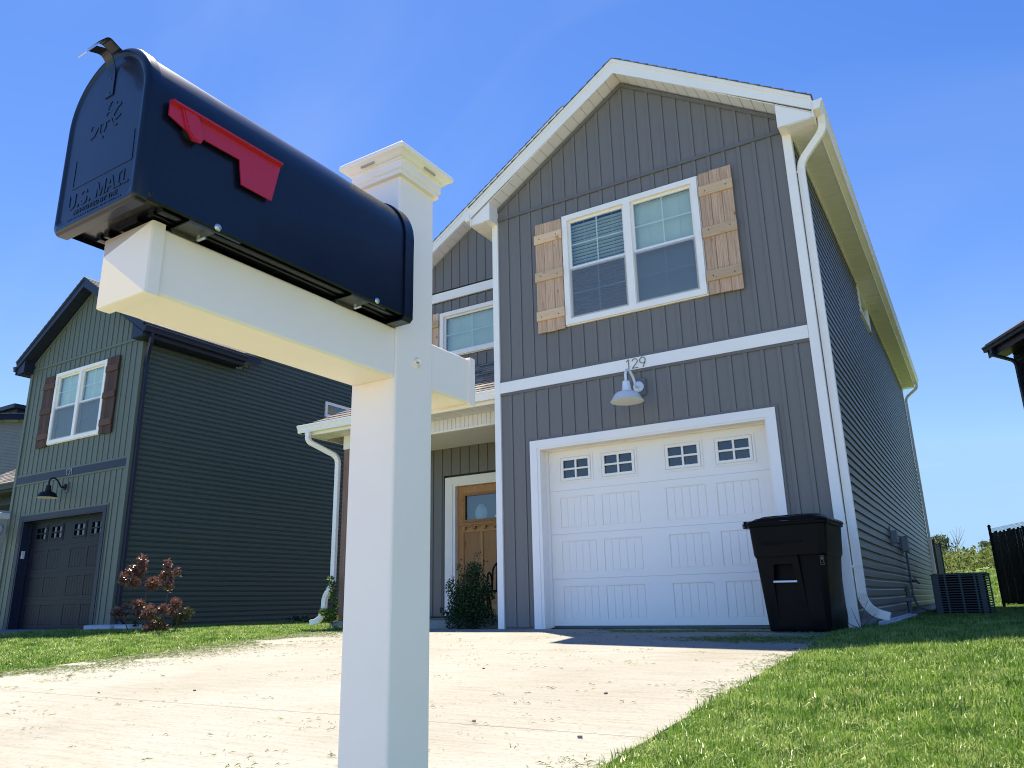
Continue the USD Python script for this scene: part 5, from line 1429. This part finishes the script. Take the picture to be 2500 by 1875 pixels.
def lawn(name, label, pts, h, w, nblade, rad, seed):
    r = np.random.default_rng(seed)
    protos = [blade_tuft(nblade, rad, h, w, seed * 10 + k, 1.25) for k in range(6)]
    z = ground(pts[:, 0], pts[:, 1]) - 0.008
    patch = meshkit.noise(np.c_[pts * 0.9, np.zeros(len(pts))], seed)
    sc = r.uniform(0.75, 1.15, len(pts)) * (0.75 + 0.5 * patch)
    instancer(name, label, "lawn", protos, GRASSMAT, np.c_[pts, z], r.integers(0, 6, len(pts)), r.random(len(pts)) * 6.283, sc)


dist = lambda x, y: np.hypot(x - CAM_POS[0], y - CAM_POS[1])
blocked = lambda x, y: ((x > XL) & (x < 0.1) & (y > 0)) | ((x > DRX0) & (x < 0.0) & (y < 0.42))
R_near = scatter([(0.0, 5.5, -8.2, -3.2)], 900, 1, lambda x, y: in_view(x, y, 0.2) & (dist(x, y) < 3.6) & (x > 0.012 + 0.02 * np.sin(y * 9) * np.sin(y * 23)))
R_mid = scatter([(0.0, 9, -6.2, 1.0)], 480, 2, lambda x, y: in_view(x, y) & (dist(x, y) >= 3.6) & (dist(x, y) < 7.5) & (x > 0.012 + 0.02 * np.sin(y * 9) * np.sin(y * 23)))
R_far = scatter([(0.0, 14, -3, 17)], 130, 3, lambda x, y: in_view(x, y) & (dist(x, y) >= 7.5) & ~blocked(x, y) & ~((np.abs(x - 0.86) < 0.4) & (np.abs(y - 6.0) < 0.4)) & ~((x > 0.17) & (x < 0.35) & (y > 0.28) & (y < 4.03)) & ((x > 0.1) | (y < 0)))
lawn("front_lawn", "bright green mown lawn at the lower right, nearest the camera", R_near, 0.05, 0.0034, 38, 0.05, 4)
lawn("front_lawn", "mown lawn between the driveway edge and the shadow of the grey house", R_mid, 0.052, 0.0042, 36, 0.06, 5)
lawn("side_lawn", "shaded lawn between the grey house and the slatted fence", R_far, 0.058, 0.0065, 34, 0.09, 6)
L_ = scatter([(-16.5, DRX0, -9.0, 6.5)], 150, 7, lambda x, y: in_view(x, y) & (x < DRX0 - 0.01 + 0.03 * np.sin(y * 7)) & ~((x < -12.2) & (y > 0.0)) & ~((x < -12.68)) & ~((x > -7.3) & (y > 0.38)))
lawn("left_lawn", "sunlit lawn strip between the driveway and the green house", L_, 0.06, 0.0065, 34, 0.085, 8)
B_ = scatter([(-4, 9, 17, 27)], 60, 9, lambda x, y: in_view(x, y))
lawn("bank_grass", "long sunlit grass on the bank behind the slatted fence", B_, 0.12, 0.012, 30, 0.14, 10)

# clippings strewn over the concrete
rc = np.random.default_rng(77)
parts_ = [np.c_[rc.uniform(-6.28, -0.02, 900), rc.uniform(-7.2, -0.02, 900)]]
edge = np.c_[-6.29 + np.abs(rc.normal(0, 0.5, 9000)), rc.uniform(-7.0, -0.4, 9000)]
parts_.append(edge)
edge2 = np.c_[-0.01 - np.abs(rc.normal(0, 0.09, 900)), rc.uniform(-7.3, -0.1, 900)]
parts_.append(edge2)
pa = np.c_[rc.normal(-0.9, 0.75, 6500), -0.55 + rc.normal(0, 0.28, 6500)]
pa = pa[meshkit.fbm(np.c_[pa[:, 0] * 1.6, pa[:, 1] * 5, pa[:, 0] * 0], 2, 3) > 0.47]
parts_.append(pa)
pb = np.c_[rc.normal(-0.45, 0.35, 2200), -1.55 + rc.normal(0, 0.12, 2200)]
parts_.append(pb)
C_ = np.vstack(parts_)
C_ = C_[(C_[:, 0] > -6.28) & (C_[:, 0] < -0.015) & (C_[:, 1] < -0.03) & (C_[:, 1] > -7.5)]
C_ = C_[meshkit.fbm(np.c_[C_[:, 0] * 0.9, C_[:, 1] * 2.2, C_[:, 0] * 0 + 4], 3, 9) > 0.40]


def clipping(seed):
    r = np.random.default_rng(seed)
    ms = []
    for k in range(3):
        l, w, a = r.uniform(0.012, 0.04), r.uniform(0.0015, 0.003), r.random() * 3.14
        c0 = r.normal(0, 0.03, 2)
        d_ = np.array([math.cos(a), math.sin(a)]); s_ = np.array([-d_[1], d_[0]])
        z = r.uniform(0.002, 0.008)
        pts = [(*(c0 - d_ * l / 2 - s_ * w / 2), 0.001), (*(c0 - d_ * l / 2 + s_ * w / 2), 0.002), (*(c0 + s_ * w * .6), z + .003), (*(c0 - s_ * w * .6), z), (*(c0 + d_ * l / 2), 0.003)]
        ms.append(trimesh.Trimesh(pts, [(0, 1, 2), (0, 2, 3), (3, 2, 4)], process=False))
    return cat_(*ms)


zc_ = np.where(C_[:, 1] < -1, 0.05 * (C_[:, 1] + 1), 0) + 0.001
instancer("grass_clippings", "dry and green grass clippings strewn over the driveway", "grass clippings", [clipping(k) for k in range(8)], CLIPMAT, np.c_[C_, zc_], rc.integers(0, 8, len(C_)), rc.random(len(C_)) * 6.283, rc.uniform(0.5, 1.3, len(C_)))
